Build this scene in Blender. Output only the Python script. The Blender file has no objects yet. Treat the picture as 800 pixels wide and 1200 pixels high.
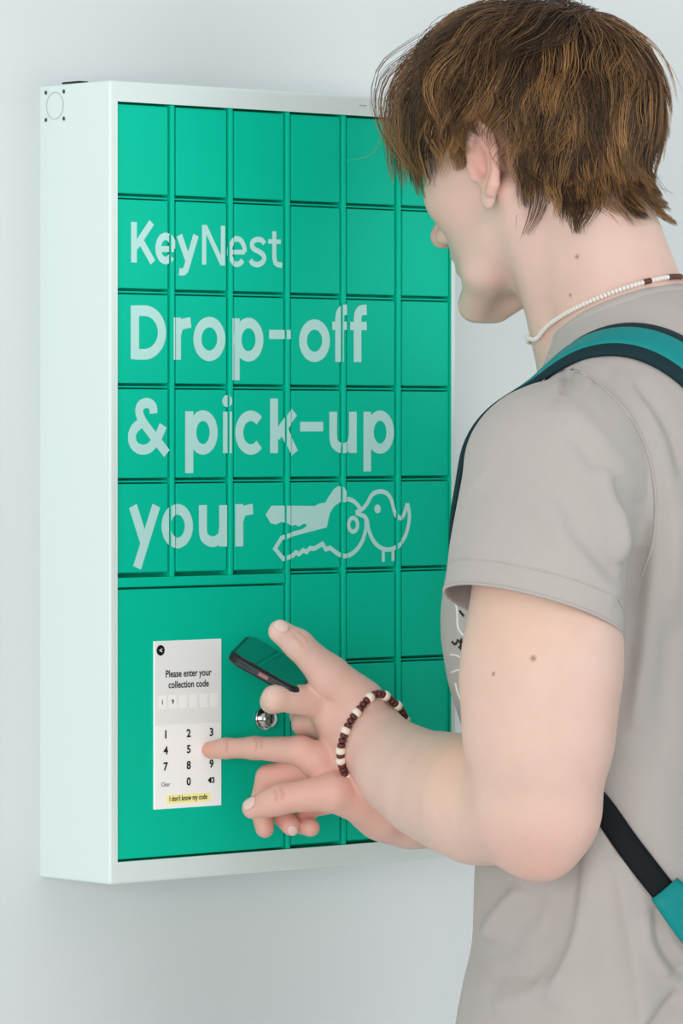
import bpy, bmesh, math, random
import numpy as np
from mathutils import Vector, Matrix

random.seed(7); rng = np.random.default_rng(7)
scene = bpy.context.scene
COL = scene.collection

# ------------------------------------------------------------------ camera
F_PX = 5600.0                  # focal length in pixels of the 800x1200 frame
S = 1500.0                     # author units (pixels at the reference depth) per metre
Z0 = F_PX / S                  # distance of the locker's near front edge
HOR = 508.0                    # eye level in the frame
YAW = math.radians(41.8)       # angle between the view and the wall's normal
CAM_Z = 1.41
BOX_D = 0.0875                 # depth of the locker
fwd = np.array([math.sin(YAW), math.cos(YAW), 0.0])
rgt = np.array([math.cos(YAW), -math.sin(YAW), 0.0])
upv = np.array([0.0, 0.0, 1.0])
CAM = np.array([0.0, -BOX_D, CAM_Z]) - Z0 * fwd - (128.7 - 400) / F_PX * Z0 * rgt

cam = bpy.data.cameras.new('camera')
cam.sensor_fit = 'AUTO'; cam.sensor_width = 36.0
cam.lens = F_PX / 1200.0 * 36.0
cam.shift_y = -(600 - HOR) / 1200.0
cam.clip_start = 0.05; cam.clip_end = 100
cam_o = bpy.data.objects.new('camera', cam); COL.objects.link(cam_o)
cam_o.matrix_world = Matrix((
    (rgt[0], 0, -fwd[0], CAM[0]), (rgt[1], 0, -fwd[1], CAM[1]), (0, 1, 0, CAM[2]), (0, 0, 0, 1)))
scene.camera = cam_o

# ------------------------------------------------------------------ world, lights, exposure
world = bpy.data.worlds.new('world'); scene.world = world; world.use_nodes = True
bg = world.node_tree.nodes['Background']
bg.inputs[0].default_value = (0.96, 0.985, 1.0, 1); bg.inputs[1].default_value = 0.67

def area(name, loc, target, size, size_y, power, color=(1, 1, 1)):
    l = bpy.data.lights.new(name, 'AREA'); l.shape = 'RECTANGLE'; l.size = size; l.size_y = size_y
    l.energy = power; l.color = color
    o = bpy.data.objects.new(name, l); COL.objects.link(o); o.location = loc
    o.rotation_euler = (Vector(target) - Vector(loc)).to_track_quat('-Z', 'Y').to_euler()
    return o
area('window_light', (-5.6, -4.4, 1.5), (0.2, -0.2, 1.3), 4.2, 2.4, 190, (1.0, 0.985, 0.96))
area('side_fill_light', (2.6, -5.6, 1.35), (0.4, -0.1, 1.1), 4.0, 2.4, 80, (0.98, 0.99, 1.0))  # added front-right fill, brightens the wall beside and below the locker
area('ceiling_light', (-0.6, -3.0, 3.4), (0.3, -0.2, 1.2), 2.4, 2.4, 4, (1.0, 0.99, 0.97))
vs = scene.view_settings
vs.view_transform = 'Standard'; vs.look = 'None'; vs.gamma = 1.0; vs.exposure = 0.0
vs.use_curve_mapping = False
scene.display_settings.display_device = 'sRGB'

# ------------------------------------------------------------------ helpers
def lin(r, g, b):
    def f(c):
        c /= 255.0
        return c / 12.92 if c <= 0.04045 else ((c + 0.055) / 1.055) ** 2.4
    return (f(r), f(g), f(b), 1.0)

def mat(name, rgb, rough=0.5, spec=0.5, metal=0.0, bump=None, var=None, sss=0.0, emit=0.0, coat=0.0, sheen=0.0):
    m = bpy.data.materials.new(name); m.use_nodes = True
    nt = m.node_tree; b = nt.nodes['Principled BSDF']
    b.inputs['Base Color'].default_value = lin(*rgb); b.inputs['Roughness'].default_value = rough
    b.inputs['Specular IOR Level'].default_value = spec; b.inputs['Metallic'].default_value = metal
    if coat: b.inputs['Coat Weight'].default_value = coat; b.inputs['Coat Roughness'].default_value = 0.08
    if sheen: b.inputs['Sheen Weight'].default_value = sheen
    if sss:
        b.inputs['Subsurface Weight'].default_value = sss
        b.inputs['Subsurface Radius'].default_value = (1.0, 0.35, 0.2); b.inputs['Subsurface Scale'].default_value = 0.006
    if emit:
        b.inputs['Emission Color'].default_value = lin(*rgb); b.inputs['Emission Strength'].default_value = emit
    tc = nt.nodes.new('ShaderNodeTexCoord')
    if bump:                                   # (scale, strength, distance)
        n = nt.nodes.new('ShaderNodeTexNoise'); n.inputs['Scale'].default_value = bump[0]; n.inputs['Detail'].default_value = 3
        k = nt.nodes.new('ShaderNodeBump'); k.inputs['Strength'].default_value = bump[1]; k.inputs['Distance'].default_value = bump[2]
        nt.links.new(tc.outputs['Object'], n.inputs['Vector']); nt.links.new(n.outputs['Fac'], k.inputs['Height'])
        nt.links.new(k.outputs['Normal'], b.inputs['Normal'])
    if var:                                    # (scale, second colour, amount)
        n = nt.nodes.new('ShaderNodeTexNoise'); n.inputs['Scale'].default_value = var[0]; n.inputs['Detail'].default_value = 4
        r = nt.nodes.new('ShaderNodeMapRange'); r.inputs['From Min'].default_value = 0.3; r.inputs['From Max'].default_value = 0.7
        r.inputs['To Max'].default_value = var[2]
        x = nt.nodes.new('ShaderNodeMix'); x.data_type = 'RGBA'
        x.inputs[6].default_value = lin(*rgb); x.inputs[7].default_value = lin(*var[1])
        nt.links.new(tc.outputs['Object'], n.inputs['Vector']); nt.links.new(n.outputs['Fac'], r.inputs['Value'])
        nt.links.new(r.outputs['Result'], x.inputs[0]); nt.links.new(x.outputs[2], b.inputs['Base Color'])
    return m

def link(name, me, m=None, parent=None, smooth=False):
    o = bpy.data.objects.new(name, me); COL.objects.link(o)
    if m is not None and not me.materials: me.materials.append(m)
    if parent is not None: o.parent = parent
    if smooth: me.polygons.foreach_set('use_smooth', [True] * len(me.polygons))
    return o

def pydata(name, v, f, m=None, parent=None, smooth=False):
    me = bpy.data.meshes.new(name)
    me.from_pydata([tuple(float(c) for c in p) for p in v], [], [tuple(int(i) for i in q) for q in f]); me.update()
    return link(name, me, m, parent, smooth)

def empty(name, loc, label=None, cat=None, group=None):
    o = bpy.data.objects.new(name, None); COL.objects.link(o); o.location = loc; o.empty_display_size = 0.05
    tag(o, label, cat, group); return o

def tag(o, label=None, cat=None, group=None, kind=None):
    if label: o['label'] = label
    if cat: o['category'] = cat
    if group: o['group'] = group
    if kind: o['kind'] = kind
    return o

def box_mesh(name, x0, x1, y0, y1, z0, z1, bevel=0.0, seg=2):
    bm = bmesh.new(); bmesh.ops.create_cube(bm, size=1.0)
    for v in bm.verts:
        v.co = Vector(((x0 + x1) / 2 + v.co.x * (x1 - x0), (y0 + y1) / 2 + v.co.y * (y1 - y0), (z0 + z1) / 2 + v.co.z * (z1 - z0)))
    if bevel: bmesh.ops.bevel(bm, geom=list(bm.edges), offset=bevel, segments=seg, affect='EDGES', profile=0.5)
    me = bpy.data.meshes.new(name); bm.to_mesh(me); bm.free()
    return me

def keep(o, parent):                            # parent without moving
    o.parent = parent; o.matrix_parent_inverse = parent.matrix_basis.inverted(); return o

# author space: pixels right, pixels down, pixels away at the reference depth (a rigid frame, 1500 units = 1 m)
def A(px, py, pd=0.0):                          # the author point that a photograph pixel shows at depth pd
    k = 1 + pd / F_PX
    return np.array([400 + (px - 400) * k, HOR + (py - HOR) * k, pd])
def to_world(P):
    P = np.atleast_2d(np.asarray(P, float))
    return CAM + np.outer(Z0 + P[:, 2] / S, fwd) + np.outer((P[:, 0] - 400) / S, rgt) + np.outer((HOR - P[:, 1]) / S, upv)
def plane_pt(px, py, y=-BOX_D):                 # pixel -> (x, z) on the plane of constant world y
    d = fwd + (px - 400) / F_PX * rgt + (HOR - py) / F_PX * upv
    t = (y - CAM[1]) / d[1]; p = CAM + t * d
    return p[0], p[2]

# ------------------------------------------------------------------ setting
M_wall = mat('wall_paint', (219, 226, 227), 0.75, 0.3, bump=(260, 0.06, 0.001))
M_floor = mat('floor_vinyl', (218, 216, 212), 0.45, 0.4, var=(3, (208, 206, 202), 0.6))
def structure(name, me, m):
    o = link(name, me, m); o['kind'] = 'structure'; return o
structure('wall_back', box_mesh('wall_back', -4.5, 5.5, 0.0, 0.12, 0, 2.9), M_wall)
structure('floor', box_mesh('floor', -4.5, 5.5, -5.5, 0.12, -0.1, 0.0), M_floor)
structure('baseboard_back', box_mesh('baseboard_back', -4.5, 5.5, -0.014, 0.0, 0.0, 0.09, 0.003), M_wall)

# ------------------------------------------------------------------ locker
M_case = mat('mint_white_powder_coat', (226, 240, 238), 0.42, 0.4, bump=(900, 0.05, 0.0005))
M_green = mat('green_powder_coat', (0, 203, 169), 0.5, 0.10, bump=(700, 0.05, 0.0005))
M_print = mat('pale_vinyl_lettering', (192, 240, 235), 0.5, 0.3)
M_dark = mat('black_plastic', (22, 24, 26), 0.45, 0.4)
M_chrome = mat('polished_metal', (205, 205, 205), 0.16, 0.5, 1.0)
M_hole = mat('screw_hole', (70, 84, 86), 0.7, 0.2)
M_groove = mat('punched_line', (180, 194, 194), 0.7, 0.2)

x_l, z_t = plane_pt(128.7, 93.7); _, z_b = plane_pt(129.3, 1037)
x_r, _ = plane_pt(534.5, 450)
gx0, gz1 = plane_pt(137.8, 118.7); _, gz0 = plane_pt(138, 1010.5)
gx1, _ = plane_pt(528.6, 450)
FRONT = -BOX_D
BACKP = FRONT + 0.018       # backing sheet
DOOR = FRONT + 0.0022        # door faces
MULL = FRONT + 0.0012        # mullion faces

locker = empty('parcel_key_locker', (0.5 * (x_l + x_r), 0.0, z_b), 'white wall locker with green doors and large pale lettering', 'locker')
def lp(name, me, m, parent=None, smooth=False):
    o = link(name, me, m, None, smooth)
    if parent is None: return keep(o, locker)
    o.parent = parent; return o

def case_mesh():
    bm = bmesh.new()
    o = [(x_l, z_b), (x_r, z_b), (x_r, z_t), (x_l, z_t)]; i = [(gx0, gz0), (gx1, gz0), (gx1, gz1), (gx0, gz1)]
    def ring(pts, y): return [bm.verts.new((p[0], y, p[1])) for p in pts]
    ob, of, inf, inb = ring(o, 0.0), ring(o, FRONT), ring(i, FRONT), ring(i, BACKP)
    for k in range(4):
        j = (k + 1) % 4
        bm.faces.new((ob[k], ob[j], of[j], of[k])); bm.faces.new((of[k], of[j], inf[j], inf[k])); bm.faces.new((inf[k], inf[j], inb[j], inb[k]))
    bm.faces.new(list(reversed(ob)))
    bmesh.ops.recalc_face_normals(bm, faces=bm.faces)
    ed = [e for e in bm.edges if all(v in of for v in e.verts)] + [e for e in bm.edges if (e.verts[0] in ob and e.verts[1] in of) or (e.verts[1] in ob and e.verts[0] in of)]
    bmesh.ops.bevel(bm, geom=ed, offset=0.0022, segments=3, affect='EDGES', profile=0.5)
    for f in bm.faces:
        c = f.calc_center_median()
        if gx0 - 1e-5 <= c.x <= gx1 + 1e-5 and gz0 - 1e-5 <= c.z <= gz1 + 1e-5 and FRONT + 1e-4 < c.y < -0.001: f.material_index = 1
    me = bpy.data.meshes.new('cabinet_body'); bm.to_mesh(me); bm.free()
    me.materials.append(M_case); me.materials.append(M_green); return me
lp('cabinet_body', case_mesh(), M_case)
lp('back_panel', box_mesh('back_panel', gx0, gx1, BACKP - 0.0005, BACKP + 0.002, gz0, gz1), M_green)

NC, NR = 6, 8
PX = 1.0 / S
mw = 0.0068                                     # mullion pitch allowance (mullion + two grooves)
cw = ((gx1 - gx0) - 5 * mw) / 6.0
rp = (gz1 - gz0) / 8.0
def col_x(c): return gx0 + c * (cw + mw), gx0 + c * (cw + mw) + cw
def row_z(r): return gz1 - (r + 1) * rp, gz1 - r * rp
GR = 0.0013                                     # groove width
dz_top, dz_bot = 0.0018, 0.0028
door_me = box_mesh('door', -cw / 2 + GR * 0.5, cw / 2 - GR * 0.5, 0, 0.011, -rp / 2 + dz_bot, rp / 2 - dz_top, 0.0009, 2)
door_me.materials.append(M_green)
door_me.polygons.foreach_set('use_smooth', [False] * len(door_me.polygons))
for r in range(NR):
    for c in range(NC):
        if c < 3 and r >= 5: continue
        a, b = col_x(c); z0, z1 = row_z(r)
        o = bpy.data.objects.new('door', door_me); COL.objects.link(o); o.location = ((a + b) / 2, DOOR, (z0 + z1) / 2); keep(o, locker)
        if r < NR - 1 and not (c < 3 and r == 4):
            lp('door_lip', box_mesh('door_lip', a, b, DOOR + 0.0020, BACKP, z0 - 0.0006, z0 + 0.0007), M_green)
mulls = []
for c in range(1, NC):
    xm = gx0 + c * (cw + mw) - mw / 2
    zb = gz0 if c >= 3 else row_z(4)[0] - 0.0012
    mulls.append((xm - mw / 2 + GR, xm + mw / 2 - GR))
    lp('mullion', box_mesh('mullion', xm - mw / 2 + GR, xm + mw / 2 - GR, MULL, BACKP, zb, gz1, 0.001, 2), M_green)
# rail over the control panel and the panel itself
zr = row_z(4)[0]
px1 = col_x(2)[1]
lp('rail', box_mesh('rail', gx0 + 0.0004, px1, MULL, BACKP, zr - 0.0085, zr - 0.0008, 0.001, 2), M_green)
panel = lp('control_panel', box_mesh('control_panel', gx0 + 0.0008, px1 - GR * 0.5, DOOR - 0.0003, BACKP, gz0 + 0.0016, zr - 0.0101, 0.001, 2), M_green)

# ventilation knock-out and its four screw holes on the left side
def side_pt(px, py):
    d = fwd + (px - 400) / F_PX * rgt + (HOR - py) / F_PX * upv
    t = (x_l - CAM[0]) / d[0]; p = CAM + t * d; return p[1], p[2]
def disc_ring(name, cy, cz, r0, r1, x, m, n=40, th=0.0004):
    v, f = [], []
    for i in range(n):
        t = 2 * math.pi * i / n
        for r in (r0, r1): v.append((x - th, cy + r * math.cos(t), cz + r * math.sin(t)))
    for i in range(n):
        j = (i + 1) % n; f.append((2 * i, 2 * i + 1, 2 * j + 1, 2 * j))
    if r0 < 1e-6: pass
    o = pydata(name, v, f, m); return keep(o, locker)
hc = [side_pt(54, 108.7), side_pt(75, 107.2), side_pt(54, 140.6), side_pt(75, 139)]
cy = sum(p[0] for p in hc) / 4; cz = sum(p[1] for p in hc) / 4
disc_ring('vent_knockout', cy, cz, 0.0103, 0.0109, x_l, M_groove)
for p in hc: disc_ring('screw_hole', p[0], p[1], 0.00001, 0.00165, x_l, M_hole, 16)
ya, _ = side_pt(70, 97); yb, _ = side_pt(90, 95)
lp('cable_gland', box_mesh('cable_gland', x_l + 0.002, x_l + 0.012, min(ya, yb), max(ya, yb), z_t - 0.0006, z_t + 0.0018, 0.0006), M_dark)
sx, sz = plane_pt(425, 123.5)
lp('scuff_mark', box_mesh('scuff_mark', sx - 0.004, sx + 0.004, FRONT - 0.0002, FRONT + 0.0002, sz - 0.0007, sz + 0.0004), M_groove)

# ---- lettering: strokes traced on the door plane, cut where the relief steps
LAYER = [0]
def stroke(pts, w, closed=False):
    pts = [p for i, p in enumerate(pts) if i == 0 or math.hypot(p[0] - pts[i - 1][0], p[1] - pts[i - 1][1]) > 0.15]
    P = np.array([plane_pt(*p) for p in pts]); n = len(P); L, R = [], []
    LAYER[0] += 1
    for i in range(n):
        a = P[i - 1] if (i > 0 or closed) else None; b = P[(i + 1) % n] if (i < n - 1 or closed) else None
        ds = []
        if a is not None: d = P[i] - a; ds.append(d / (np.linalg.norm(d) + 1e-9))
        if b is not None: d = b - P[i]; ds.append(d / (np.linalg.norm(d) + 1e-9))
        t = sum(ds); t = t / (np.linalg.norm(t) + 1e-9); nn = np.array([-t[1], t[0]])
        c = max(0.5, float(np.dot(nn, np.array([-ds[0][1], ds[0][0]]))))
        L.append(P[i] + nn * w / 2 / c); R.append(P[i] - nn * w / 2 / c)
    out = []
    for i in range(n if closed else n - 1):
        j = (i + 1) % n; out.append([L[i], L[j], R[j], R[i], LAYER[0]])
    return out
def smooth(pts, k=6, closed=False):              # Catmull-Rom
    P = [np.array(p, float) for p in pts]; n = len(P); out = []
    rngi = range(n if closed else n - 1)
    for i in rngi:
        p0 = P[i - 1] if (i > 0 or closed) else P[i]; p1 = P[i]; p2 = P[(i + 1) % n]; p3 = P[(i + 2) % n] if (i + 2 < n or closed) else p2
        for s in range(k):
            t = s / k
            out.append(0.5 * ((2 * p1) + (-p0 + p2) * t + (2 * p0 - 5 * p1 + 4 * p2 - p3) * t * t + (-p0 + 3 * p1 - 3 * p2 + p3) * t ** 3))
    if not closed: out.append(P[-1])
    return out
def arc(cx, cy, rx, ry, a0, a1, n=28):           # angles: 0 right, 90 up
    return [(cx + rx * math.cos(math.radians(a0 + (a1 - a0) * i / n)), cy - ry * math.sin(math.radians(a0 + (a1 - a0) * i / n))) for i in range(n + 1)]
def oval(cx, cy, rx, ry, n=36): return arc(cx, cy, rx, ry, 0, 360 - 360 / n, n - 1)
def fill(pts):
    LAYER[0] += 1
    return [[np.array(plane_pt(*p)) for p in pts] + [LAYER[0]]]

def decal(name, polys, m=M_print):
    bm = bmesh.new()
    base = min(q[-1] for q in polys)
    for q in polys:
        vs_ = [bm.verts.new((p[0], -0.00003 * (q[-1] - base), p[1])) for p in q[:-1]]
        try: bm.faces.new(vs_)
        except ValueError: pass
    bm.normal_update()
    bmesh.ops.triangulate(bm, faces=[f for f in bm.faces if len(f.verts) > 4])
    for a, b in mulls:
        for x in (a - GR, a, b, b + GR):
            bmesh.ops.bisect_plane(bm, geom=list(bm.verts) + list(bm.edges) + list(bm.faces), plane_co=(x, 0, 0), plane_no=(1, 0, 0))
    V, Fc = [], []
    for f in bm.faces:
        cx = f.calc_center_median().x; y = DOOR
        skip = False
        for a, b in mulls:
            if a <= cx <= b: y = MULL
            elif a - GR * 0.75 < cx < a or b < cx < b + GR * 0.75: skip = True
        if skip: continue
        i = len(V); V += [(v.co.x, y - 0.0002 + v.co.y, v.co.z) for v in f.verts]; Fc.append(list(range(i, i + len(f.verts))))
    bm.free()
    o = pydata(name, V, Fc, m)
    bm = bmesh.new(); bm.from_mesh(o.data)
    for f in bm.faces:
        f.normal_update()
        if f.normal.y > 0: f.normal_flip()
    bm.to_mesh(o.data); bm.free()
    return keep(o, locker)

W1, W2, W3 = 12.6 / S, 8.8 / S, 6.6 / S
def g_o(c, rx=13.9, ry=20): return stroke(oval(c[0], c[1], rx, ry), W1, True)
def g_p(x, y0, y1, c, rx, ry): return stroke([(x, y0), (x, y1)], W1) + stroke(oval(c[0], c[1], rx, ry), W1, True)
def g_u(xl, xr, y0, y1, w=W1):
    yb = y1 - 6
    return stroke([(xl, y0), (xl, yb - 14)] + smooth([(xl, yb - 14), (xl + 2, yb - 4.5), (xl + (xr - xl) * 0.48, yb + 0.5), (xr - 2.5, yb - 5), (xr, yb - 16)], 5), w) + stroke([(xr, y0), (xr, y1)], w)
def g_r(x, y0, y1, tip): return stroke([(x, y0), (x, y1)], W1) + stroke(smooth([(x + 0.6, y0 + 19), (x + 3.5, y0 + 9.5), (tip[0] - 5, tip[1] + 0.8), tip], 5), W1)
def g_f(x, y0, tip, ybar, xa, xb): return stroke([(x, y0), (x, tip[1] + 13)] + smooth([(x, tip[1] + 12), (x + 1, tip[1] + 4.5), (x + 4.5, tip[1] + 0.6), tip], 5), W1) + stroke([(xa, ybar), (xb, ybar)], 10.3 / S)

decal('lettering', stroke([(158.8, 260), (158.8, 307.5)], W2) + stroke([(160.5, 289.5), (179.6, 260.5)], W2) + stroke([(166, 281), (181, 307.5)], W2)
      + stroke(arc(195.7, 291, 8.6, 14.2, -3, 318), W2) + stroke([(187, 291.8), (204.6, 291.8)], 7.2 / S)
      + stroke([(211.8, 275.5), (222, 305)], W2) + stroke([(231.3, 275.5), (221.5, 309)] + smooth([(221.5, 309), (219, 316.5), (215.5, 318.6), (211.5, 318.3)], 4), W2))
decal('lettering', stroke([(241, 263.5), (241, 310)], W3) + stroke([(263, 264.5), (263, 311)], W3) + stroke([(241.8, 264.5), (262.5, 310)], W3)
      + stroke(arc(279.3, 294.7, 9.1, 15, -2, 318), W3) + stroke([(270, 295.4), (288.6, 295.4)], 5.6 / S)
      + stroke(smooth([(311.5, 285.5), (308.5, 281.6), (303.5, 280.5), (298.5, 282.6), (296.8, 287), (299.5, 291.8), (306.5, 295.6), (311, 300.5), (309.8, 306.5), (304, 310), (298, 308.5), (295, 304.5)], 5), W3)
      + stroke([(323, 271), (323, 301)] + smooth([(323, 301), (324.3, 307.5), (327.5, 310), (332.3, 310.5)], 4), W3) + stroke([(315.8, 282.8), (330.6, 283.2)], 5.4 / S))
decal('lettering', stroke([(159.9, 358), (159.9, 421)], W1) + stroke([(160, 364.0)] + arc(171, 389.6, 20.6, 25.6, 90, -90, 20) + [(160, 415.2)], W1)
      + g_r(209, 372, 421.6, (225.4, 377.8)) + g_o((247, 397.2), 14, 19.8) + g_p(277.8, 373, 445.5, (292.8, 398), 12.9, 19.6))
decal('lettering', stroke([(317.2, 391.8), (343, 392)], 11 / S) + g_o((370.3, 399.2), 13.5, 19) + g_f(399, 424, (408.6, 362.8), 381.6, 391, 408.6) + g_f(420.6, 424.2, (431.3, 363), 382, 412, 431.3))
decal('lettering', stroke(smooth([(181.8, 484.5), (180.6, 476), (174.4, 472.2), (167.4, 474.6), (165, 482), (168, 492), (174, 501)], 5) + [(197.4, 531.5)], W1 * 0.95)
      + stroke(smooth([(169, 494), (159.4, 502.5), (156.4, 512), (158.8, 521.3), (166.5, 526.6), (176.5, 525), (186, 514), (193, 498.5)], 5), W1 * 0.95))
decal('lettering', g_p(223.6, 482, 554.5, (239.6, 506.8), 12.6, 19.8) + stroke([(267.8, 482.5), (267.8, 531)], W1) + fill(oval(267.6, 470, 5.3, 7))
      + stroke(arc(295.6, 507, 13.6, 19.8, 44, 316), W1) + stroke([(322.8, 467), (322.8, 531)], W1) + stroke([(325.5, 511.5), (346.3, 482.6)], W1) + stroke([(332.5, 502), (346.8, 531)], W1))
decal('lettering', stroke([(353.5, 500), (380.5, 499.8)], 11.6 / S) + g_u(392.2, 415.2, 482.6, 530.8) + g_p(432, 482.5, 552.5, (447, 506.4), 11.9, 19.4))
decal('lettering', stroke([(157.6, 593), (170.5, 634)], W1) + stroke([(185, 592.6), (162.4, 665.5)], W1) + g_o((209.5, 616.6), 13.6, 19.8) + g_u(239.5, 263.2, 592, 640.5) + g_r(282, 590.8, 640.4, (298, 596.6)))
LW = 5.6 / S
decal('emblem', fill([(313, 603), (320, 592.6), (371, 593), (376, 590), (383, 589), (387, 582), (393, 573), (398.5, 569.6), (403.5, 570.6), (407, 575.5), (408, 582), (408, 588.3), (400.5, 588.6), (393, 593.6), (388.4, 601), (384.8, 617.5), (362, 616.4), (358.5, 613.4), (353, 616.4), (351.5, 617.4), (348.5, 615), (345, 616), (341, 615.6), (336.5, 612.4), (331, 612), (325, 614.6), (319, 613.2)])
      + fill([(362, 616), (384.8, 615), (384.5, 618.2), (366, 622.4), (350, 624)])
      + stroke([(384, 615.5), (347, 625.2), (331.5, 630.6), (324, 643), (333.6, 655), (345, 651), (348.5, 647.4), (352, 649.4), (357, 645), (361, 646.8), (365, 642.4), (370, 643), (379.6, 637.4), (383.5, 643.8), (388.5, 642), (396, 648)] + smooth([(396, 648), (404, 651.6), (413, 649.6), (421.5, 642), (427.5, 631), (430.6, 618), (430.4, 608)], 4), LW)
      + stroke(smooth([(408.5, 584.5), (415, 586.8), (420.5, 591.6), (424.5, 597.5)], 4), LW) + stroke(oval(415.4, 615, 5.2, 8), LW * 0.95, True)
      + stroke([(418.4, 601), (427.5, 595.6)] + smooth([(427.5, 595.6), (432, 589.6), (436.5, 581.2), (441.6, 577.2), (448, 576), (454.6, 578), (459.8, 585), (462.8, 596), (465.4, 603.6), (470, 607.4), (474.4, 604), (477, 596.5), (479, 590)], 4), LW)
      + stroke(smooth([(479, 590), (481.3, 603), (479.6, 618), (474.8, 631.5), (467, 640.4), (457, 644.2), (447.4, 641.8), (439, 633.6), (433.6, 621), (431.8, 610), (428.6, 605)], 4) + [(418.4, 601)], LW)
      + fill(oval(444, 596.4, 3.8, 5.2)) + stroke([(450.6, 644), (450.6, 658.5)], LW * 0.9) + stroke([(462, 643.5), (462, 657.5)], LW * 0.9))

# ---- touch screen
M_scr = mat('screen_keypad_area', (240, 240, 239), 0.25, 0.4, emit=0.22)
M_scr2 = mat('screen_header_area', (229, 229, 227), 0.25, 0.4, emit=0.22)
M_key = mat('screen_field', (241, 241, 240), 0.25, 0.4, emit=0.22)
M_ink = mat('screen_ink', (28, 28, 30), 0.4, 0.3)
M_pill = mat('screen_yellow', (244, 238, 160), 0.3, 0.3, emit=0.22)
PY = DOOR - 0.0003
sx0, sz1 = plane_pt(179.6, 751.5, PY); sx1, _ = plane_pt(258.3, 850, PY); _, sz0 = plane_pt(179.6, 948.8, PY)
def sub(name, me, m, parent): return lp(name, me, m, parent)
screen = lp('touchscreen', box_mesh('touchscreen', sx0, sx1, PY - 0.0012, PY + 0.001, sz0, sz1, 0.0003, 1), M_scr)
SY = PY - 0.0012
SW, SH = sx1 - sx0, sz1 - sz0
def uv(u, v): return sx0 + u * SW, sz1 - v * SH
def rect(name, u0, u1, v0, v1, m, dy, parent=screen, rad=0.0):
    x0, z1_ = uv(u0, v0); x1, z0_ = uv(u1, v1)
    r = min(rad, (z1_ - z0_) / 2, (x1 - x0) / 2); pts = []
    for (cx, cz, a0) in ((x1 - r, z1_ - r, 0), (x0 + r, z1_ - r, 90), (x0 + r, z0_ + r, 180), (x1 - r, z0_ + r, 270)):
        for i in range(7 if r > 0 else 1):
            t = math.radians(a0 + 90 * i / 6); pts.append((cx + r * math.cos(t), SY - dy, cz + r * math.sin(t)))
    o = pydata(name, list(reversed(pts)), [list(range(len(pts)))], m)
    o.parent = parent; return o
def text(name, s, u, v, h, m=M_ink, bold=0.0, dy=0.0004, width=None):
    c = bpy.data.curves.new('t', 'FONT'); c.body = s; c.align_x = 'CENTER'; c.size = 1.0; c.offset = bold; c.resolution_u = 3; c.space_line = 0.95
    o = bpy.data.objects.new('t', c); COL.objects.link(o); bpy.context.view_layer.update()
    me = bpy.data.meshes.new_from_object(o.evaluated_get(bpy.context.evaluated_depsgraph_get()))
    bpy.data.objects.remove(o); bpy.data.curves.remove(c)
    co = np.empty(len(me.vertices) * 3); me.vertices.foreach_get('co', co); co = co.reshape(-1, 3)
    mid = (co.max(0) + co.min(0)) / 2; co -= mid; sc_ = h / 0.72; co *= sc_
    if width: co[:, 0] *= width / (co[:, 0].max() - co[:, 0].min())
    x, z = uv(u, v)
    out = np.stack([x + co[:, 0], np.full(len(co), SY - dy), z + co[:, 1]], 1)
    me.vertices.foreach_set('co', out.ravel()); me.materials.clear(); me.update()
    o = link(name, me, m); o.parent = screen; return o
rect('screen_header', 0.004, 0.996, 0.003, 0.502, M_scr2, 0.0001)
for i in range(6):
    u = 0.115 + i * 0.154
    rect('code_field', u - 0.056, u + 0.056, 0.325, 0.405, M_key, 0.0002, rad=0.001)
text('screen_digit', '1', 0.115, 0.364, 0.0038, bold=0.02); text('screen_digit', '9', 0.269, 0.364, 0.0038, bold=0.02)
xb, zb_ = uv(0.09, 0.055)
pts = [(xb + 0.0042 * math.cos(t), SY - 0.0003, zb_ + 0.0042 * math.sin(t)) for t in np.linspace(0, -2 * math.pi, 25)[:-1]]
bb = pydata('back_button', pts, [list(range(24))], M_ink); bb.parent = screen
text('back_arrow', '<', 0.09, 0.055, 0.004, M_scr, 0.02, 0.0006)
text('screen_text', 'Please enter your', 0.505, 0.203, 0.0056, bold=0.02, width=0.68 * SW)
text('screen_text', 'collection code', 0.505, 0.262, 0.0056, bold=0.02, width=0.6 * SW)
for i, ch in enumerate('123456789'):
    text('screen_digit', ch, 0.165 + 0.34 * (i % 3), 0.556 + 0.0955 * (i // 3), 0.0063, bold=0.03)
text('screen_digit', '0', 0.505, 0.8445, 0.0063, bold=0.03)
text('screen_text', 'Clear', 0.165, 0.853, 0.0035, width=0.13 * SW)
def free_poly(name, uvs, m, dy):
    pts = [(uv(u, v)[0], SY - dy, uv(u, v)[1]) for u, v in uvs]
    o = pydata(name, pts, [list(range(len(pts)))], m); o.parent = screen; return o
free_poly('delete_key', [(0.79, 0.845), (0.825, 0.862), (0.89, 0.862), (0.89, 0.829), (0.825, 0.829)], M_ink, 0.0003)
text('delete_cross', 'x', 0.855, 0.846, 0.0036, M_scr, 0.02, 0.0006)
rect('help_button', 0.17, 0.83, 0.918, 0.972, M_pill, 0.0002, rad=0.0022)
text('screen_text', "I don't know my code", 0.5, 0.945, 0.0042, bold=0.025, width=0.56 * SW)

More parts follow.
